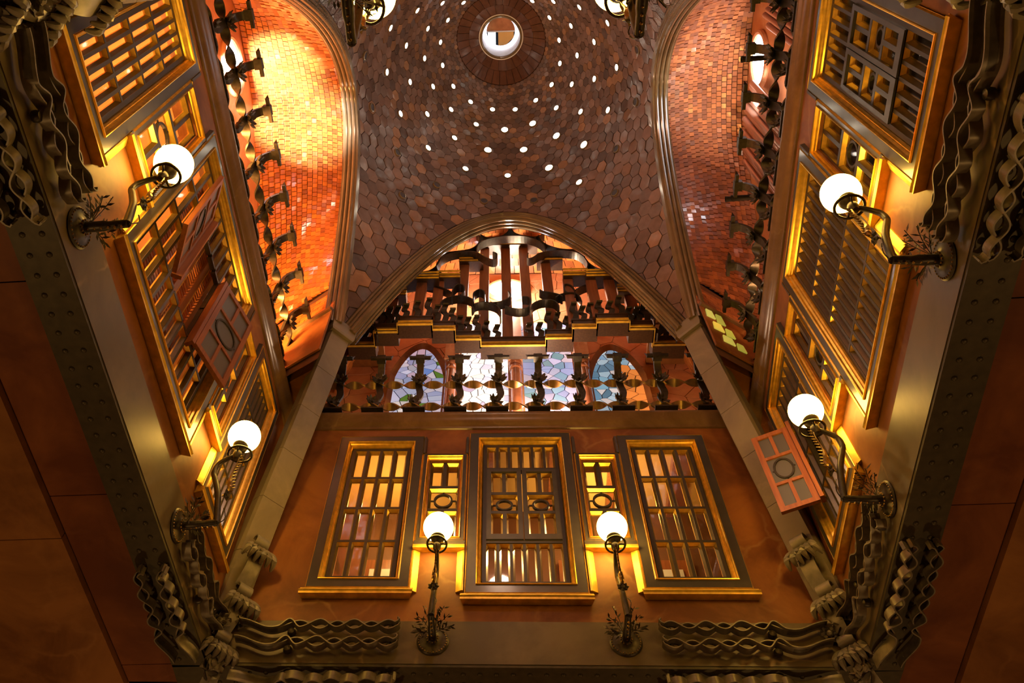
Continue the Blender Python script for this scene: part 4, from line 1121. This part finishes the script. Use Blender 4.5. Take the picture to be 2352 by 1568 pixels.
# return faces between steps, gilded like the front
for (a, b) in zip(SEG[:-1], SEG[1:]):
    x = (a[1]+b[0])/2; y0, y1 = sorted((a[2]-3.42, b[2]-3.42))
    obj('gilt_return', MB().box(x-.016, x+.016, y0-.03, y1+.03, 14.17, 14.23), M('gold_leaf'), scr)
    obj('return_board', MB().box(x-.012, x+.012, y0, y1+.05, 14.2, 14.5), M('dark_wood'), scr)
def seg_of(x):
    return min(SEG, key=lambda s: 0 if s[0] <= x <= s[1] else min(abs(x-s[0]), abs(x-s[1])))
for x in (-2.25, -1.73, -1.42, -.97, -.57, -.13, .25, .67, 1.03, 1.44, 1.77, 2.12):
    s = seg_of(x)
    obj('board', MB().box(x-.095, x+.095, s[2]-3.42+.05, s[2]-3.42+.16, 14.48, s[3]), M('screen_wood'), scr)
STRAPS = [[(-.719, 17.27), (-.706, 17.599), (-.592, 17.827), (-.319, 17.989), (-.017, 18.042), (.266, 18.008), (.513, 17.826), (.661, 17.546), (.664, 17.258)], [(-1.423, 16.346), (-1.494, 16.554), (-1.506, 16.764), (-1.441, 17.016), (-1.249, 17.249), (-.978, 17.34), (-.737, 17.291), (-.602, 17.124), (-.453, 16.96), (-.331, 16.956), (-.313, 17.194), (-.392, 17.278)], [(-1.709, 17.492), (-1.569, 17.404), (-1.35, 17.314), (-1.12, 17.346), (-.855, 17.438), (-.707, 17.662), (-.666, 17.981), (-.745, 18.316)], [(-.65, 18.134), (-.502, 17.975), (-.273, 18.009), (-.106, 18.178), (-.028, 18.466), (-.052, 18.697)], [(-.019, 18.465), (.069, 18.192), (.275, 18.03), (.501, 17.977), (.69, 18.122)], [(-2.088, 16.669), (-1.899, 16.473), (-1.725, 16.43), (-1.564, 16.575), (-1.467, 16.84), (-1.455, 17.116), (-1.54, 17.362)], [(.559, 18.04), (.61, 17.779), (.75, 17.542), (.962, 17.389), (1.178, 17.34), (1.404, 17.414), (1.524, 17.574)], [(1.424, 17.25), (1.432, 16.951), (1.515, 16.659), (1.679, 16.446), (1.864, 16.458), (2.018, 16.622)], [(.32, 17.211), (.303, 16.972), (.417, 17.008), (.546, 17.182), (.744, 17.276), (1.007, 17.286), (1.264, 17.216), (1.418, 16.991), (1.468, 16.698), (1.442, 16.51)], [(-2.289, 15.124), (-2.329, 15.355), (-2.311, 15.574), (-2.217, 15.778), (-2.037, 15.896), (-1.784, 15.959), (-1.53, 15.88), (-1.317, 15.751), (-1.162, 15.575), (-1.146, 15.389)], [(-1.153, 15.557), (-1.128, 15.763), (-1.051, 15.901), (-.942, 15.844), (-.927, 15.619), (-.988, 15.485)], [(1.112, 15.357), (1.13, 15.575), (1.247, 15.725), (1.437, 15.859), (1.732, 15.955), (2.019, 15.84), (2.204, 15.662), (2.294, 15.456), (2.273, 15.258)], [(1.13, 15.575), (1.074, 15.783), (.964, 15.838), (.933, 15.632), (.988, 15.495)], [(-1.831, 16.139), (-1.814, 16.359), (-1.685, 16.466), (-1.514, 16.46), (-1.355, 16.343), (-1.277, 16.122)], [(1.254, 16.185), (1.353, 16.364), (1.527, 16.433), (1.727, 16.352), (1.797, 16.167)], [(-1.356, 15.099), (-1.323, 15.245), (-1.21, 15.39), (-.995, 15.451), (-.799, 15.346), (-.74, 15.179), (-.753, 15.018)], [(-.768, 14.987), (-.708, 15.146), (-.51, 15.189), (-.328, 15.071), (-.252, 14.846), (-.261, 14.66)], [(-.751, 15.344), (-.747, 15.545), (-.652, 15.679), (-.554, 15.608), (-.544, 15.405)], [(-.598, 15.208), (-.407, 15.17), (-.209, 15.23), (-.071, 15.391), (-.1, 15.594)], [(-.172, 15.035), (.022, 14.934), (.217, 14.96), (.295, 15.151), (.27, 15.348), (.152, 15.385)], [(.284, 14.864), (.332, 15.101), (.504, 15.243), (.707, 15.221), (.79, 15.041), (.785, 14.851)], [(.754, 15.335), (.874, 15.464), (1.076, 15.509), (1.184, 15.372), (1.213, 15.158)], [(.483, 15.645), (.528, 15.576), (.654, 15.538), (.794, 15.467), (.883, 15.364)], [(-2.487, 14.578), (-2.448, 14.778), (-2.333, 14.869), (-2.197, 14.771), (-2.137, 14.569)], [(2.055, 14.541), (2.138, 14.753), (2.288, 14.842), (2.41, 14.746), (2.429, 14.532)], [(-2.727, 14.063), (-2.702, 14.326), (-2.579, 14.443), (-2.441, 14.32), (-2.382, 14.085)], [(2.383, 14.021), (2.496, 14.263), (2.643, 14.348), (2.72, 14.2), (2.708, 13.972)]]
for st in STRAPS:
    p = catmull([(x, -.2, z) for x, z in st], 4)
    obj('iron_strap', MB().ribbon(p, (0, .17, 0), .022), M('iron'), scr)
# small upright scrolls standing on the stepped ledge
rs_ = random.Random(5)
for (u0, u1, v, zt) in SEG:
    n = 3 if u1-u0 < .8 else 6
    for k in range(n):
        x = u0+(u1-u0)*(k+.5)/n
        if abs(x) < .35 and k in (2, 3): continue
        y = v-3.42+.02; hgt = rs_.uniform(.28, .5)
        p = catmull([(x, y, 14.5), (x+.03, y-.03, 14.5+hgt*.4), (x-.03, y-.02, 14.5+hgt*.7), (x+.01, y-.08, 14.5+hgt), (x+.01, y-.13, 14.5+hgt-.05)], 3)
        obj('iron_curl', MB().ribbon([q-Vector((.05, 0, 0)) for q in p], (.1, 0, 0), .03), M('iron'), scr)

# ================================================================== CORNER AND BEAM IRONWORK
def strap_pts(L, zc, ph, n=90, split=None, amp=.06):
    out = []; phase = PI*.5; split = L*.27
    for i in range(n+1):
        x = L*i/n; lam = .92-.54*min(1, x/(L*.55)); phase += 2*PI*(L/n)/lam
        m = max(0, min(1, (x-split)/.25)); a = amp*(1-.22*x/L)
        out.append((x, zc+a*math.sin(phase+ph*PI*m)))
    return out
def beam_ornament(mw, label, L=1.85, depth=.095):
    t = thing('iron_strapwork', label, 'ironwork', mw, 'wavy iron strapwork at the beam corners')
    for zc in (.115, -.115):
        for ph in (0, 1):
            p = [(x, -.035-.03*ph, z) for x, z in strap_pts(L, zc, ph)]
            e = p[-1]
            p += [(e[0]+.03, e[1], e[2]+.02), (e[0]+.045, e[1], e[2]+.05), (e[0]+.025, e[1], e[2]+.07)]
            obj('strap', MB().ribbon(p, (0, -depth, 0), .013), M('iron_pale'), t, smooth=True)
        obj('bolt', MB().lathe([(.045, 0), (.05, .03), (.038, .06), (.001, .075)], 10, TR(.60, -.03, zc-.05) @ Matrix.Rotation(PI/2, 4, 'X')), M('iron'), t, smooth=True)
        obj('bolt', MB().lathe([(.03, 0), (.03, .05), (.02, .07), (.001, .075)], 10, TR(L-.05, -.03, zc) @ Matrix.Rotation(PI/2, 4, 'X')), M('iron'), t, smooth=True)
    return t
MX = Matrix.Scale(-1, 4, (1, 0, 0))
RX = Matrix.Rotation(-PI/2, 4, 'X')    # lay the ornament against the underside of the beam
where = {'F': 'under the stained-glass side', 'L': 'under the orange-vault side', 'R': 'under the organ side'}
ends = {('F', -1): 'by the orange-vault corner', ('F', 1): 'by the organ-side corner', ('L', -1): 'by the overhead corner', ('L', 1): 'by the low corner', ('R', -1): 'by the low corner', ('R', 1): 'by the overhead corner'}
def mirror_tree(o, mw):                # rebuilt, not negatively scaled
    c = copy_tree(o, None, mw)
    for ch in c.children:
        me = ch.data.copy()
        for v in me.vertices: v.co.x = -v.co.x
        me.flip_normals(); ch.data = me
    return c
protos = {}
LEN = {('F', -1): 1.75, ('F', 1): 1.75, ('L', -1): 1.28, ('L', 1): 1.28, ('R', -1): 1.62, ('R', 1): 1.72}
for side in 'FLR':
    hw = 3.42 if side == 'F' else 3.36
    for sg in (-1, 1):
        Lg = LEN[(side, sg)]
        for under in (False, True):
            lab = ('wavy iron straps under the riveted steel plate %s, %s' if under else 'wavy iron straps on the marble beam face %s, %s') % (where[side], ends[(side, sg)])
            mw = WF[side] @ TR(sg*(hw-.2), -.03, 7.85)
            if under: mw = WF[side] @ TR(sg*(hw-.2), .17, 7.525) @ Matrix.Rotation(PI/2, 4, 'X')
            if Lg not in protos:
                protos[Lg] = beam_ornament(mw, lab, Lg); o = protos[Lg]
                if sg > 0:
                    for ch in o.children:
                        for v in ch.data.vertices: v.co.x = -v.co.x
                        ch.data.flip_normals()
                o['sg'] = sg
            elif protos[Lg]['sg'] == sg: o = copy_tree(protos[Lg], None, mw)
            else: o = mirror_tree(protos[Lg], mw)
            tag(o, lab, 'ironwork', 'wavy iron strapwork under the steel plates' if under else 'wavy iron strapwork on the beam faces')
for o in protos.values(): del o['sg']
# ruffled leaf clusters and ribbons climbing the pilasters
def ruffle(r, seed, n=7):
    rnd = random.Random(seed); mb = MB()
    for lay in range(2):
        for k in range(n):
            a = 2*PI*(k+.5*lay)/n+rnd.uniform(-.15, .15); rr = r*(1-.35*lay)*rnd.uniform(.85, 1.15)
            ca, sa = math.cos(a), math.sin(a); tw = .42*rr
            pts = []
            for t, w, h in ((.1, .5, 0), (.5, 1.0, -.10), (.85, .8, -.22), (1.0, .35, -.16)):
                lift = h*rr*2*(1+.5*lay)
                for s in (-1, -.33, .33, 1):
                    pts.append((rr*t*ca-sa*tw*w*s, lift-.02*lay+(.03 if s in (-.33, .33) else -.01), rr*t*sa+ca*tw*w*s))
            fs = [(i*4+j, i*4+j+1, i*4+j+5, i*4+j+4) for i in range(3) for j in range(3)]
            k0 = [(p[0], p[1]+.012, p[2]) for p in pts]
            mb.add(pts+k0, fs+[tuple(x+16 for x in f[::-1]) for f in fs])
    mb.ball((0, -.03, 0), r*.28, 8)
    return mb
for su, sv, lab in ((-1, 1, 'iron ribbon with ruffled leaves climbing the pilaster between the orange-vault and stained-glass walls'), (1, 1, 'iron ribbon with ruffled leaves climbing the pilaster between the organ and stained-glass walls'),
                    (-1, -1, 'iron leaf cluster at the overhead corner beside the orange-paned window'), (1, -1, 'iron leaf cluster at the overhead corner beside the oval casements')):
    b0 = H(su*3.44, sv*3.36, 8.12); b1 = H(CU0+su*(AX+.02), CV0+sv*(AY+.02), 12.98)
    zax = (b1-b0).normalized(); out = Vector((-su, -sv, 0)).normalized(); out = (out-zax*out.dot(zax)).normalized(); xax = zax.cross(-out).normalized()*-1
    xax = (-out).cross(zax).normalized()
    R4 = Matrix(((xax.x, -out.x, zax.x, b0.x+out.x*.08), (xax.y, -out.y, zax.y, b0.y+out.y*.08), (xax.z, -out.z, zax.z, b0.z), (0, 0, 0, 1)))
    t = thing('corner_ironwork', lab, 'ironwork', R4, 'iron leaf clusters in the four corners')
    for k, (z0, z1, x0, x1) in enumerate(((-.9, -.36, .05, .0), (-.3, .24, -.03, .04), (.36, .9, .0, .02))):
        p = [(x0+(x1-x0)*i/12, -.05-.08*math.sin(PI*i/12), z0+(z1-z0)*i/12) for i in range(13)]
        e = Vector(p[-1]); p += [e+Vector((0, -.075*math.sin(a), .075*(1-math.cos(a)))) for a in (.5, 1.0, 1.6, 2.2, 2.8, 3.4, 4.0, 4.6)]
        obj('ribbon', MB().ribbon([Vector(q)-Vector((.09, 0, 0)) for q in p], (.18, 0, 0), .016), M('iron_ribbon'), t, smooth=True)
        fan = MB(); rr = random.Random(31+k)
        for f in range(6):
            a = (f-2.5)/2.5; c = Vector((x1+a*.10, -.09, z1-.02))
            pts = catmull([c, c+Vector((a*.05, -.07, -.05)), c+Vector((a*.09, -.10-rr.uniform(0, .03), -.13)), c+Vector((a*.11, -.06, -.2-rr.uniform(0, .03)))], 3)
            fan.tube(pts, [.022, .03, .036, .04, .042, .042, .038, .032, .024, .012][:len(pts)], 6)
        obj('ruffled_leaf', fan, M('iron_ribbon'), t, smooth=True)
    for k, (x, z, r) in enumerate(((-.12, -.16, .13), (.12, -.02, .11), (.0, -.62, .17))):
        obj('leaf_cluster', ruffle(r, 20+k, 5), M('iron_ribbon'), t, TR(x, -.09, z) @ Matrix.Rotation(k*1.3, 4, 'Y'), smooth=True)

# ================================================================== ORGAN PIPES
og = 'organ pipes in the side gallery'
ORD = 'first second third fourth fifth sixth seventh eighth ninth tenth eleventh twelfth thirteenth'.split()
k = 0
for i in range(13):
    s = -.38+.112*i
    h = 3.75+.35*math.sin(PI*(i+1.5)/15)+(.12 if i % 2 else 0)
    x = -s
    t = thing('organ_pipe', ORD[i]+' slender pinkish organ pipe of the long row, counted from the round window', 'organ pipe', WF['R'] @ TR(x, .62+.05*(i % 2), 12.12), og)
    obj('pipe_body', MB().lathe([(.02, 0), (.05, .5), (.05, .52), (.053, .53), (.053, h), (.047, h), (.047, h-.2), (.001, h-.2)], 12), M('pipe_metal'), t, smooth=True)
    obj('pipe_mouth', MB().box(-.028, .028, -.05, -.035, .54, .62), M('dark_void'), t)
for i in range(7):
    s = -2.05+.105*i; h = 3.3+.12*(i % 3)
    t = thing('organ_pipe', ORD[i]+' slender pinkish organ pipe of the short row overhead beside the round window', 'organ pipe', WF['R'] @ TR(-s, .62, 12.12), og)
    obj('pipe_body', MB().lathe([(.02, 0), (.045, .5), (.047, .53), (.047, h), (.042, h), (.042, h-.2), (.001, h-.2)], 12), M('pipe_metal'), t, smooth=True)
    obj('pipe_mouth', MB().box(-.028, .028, -.05, -.035, .54, .62), M('dark_void'), t)
for s, z, lab in ((-1.41, 13.55, 'dark horizontal trumpet pipe pointing out beside the round window'), (.69, 13.72, 'upper dark horizontal trumpet pipe pointing out over the railing'), (.55, 13.42, 'lower dark horizontal trumpet pipe pointing out over the railing')):
    t = thing('trumpet_pipe', lab, 'organ pipe', WF['R'] @ TR(-s, .55, z), 'horizontal trumpet pipes')
    obj('pipe_body', MB().lathe([(.02, 0), (.032, .3), (.04, .75), (.046, .8), (.036, .8), (.03, .6), (.001, .6)], 12, Matrix.Rotation(PI/2, 4, 'X')), M('dark_void'), t, smooth=True)
    obj('pipe_stand', MB().tube([(0, -.1, 0), (0, -.02, z*-1+12.12)], .02, 6), M('iron'), t)
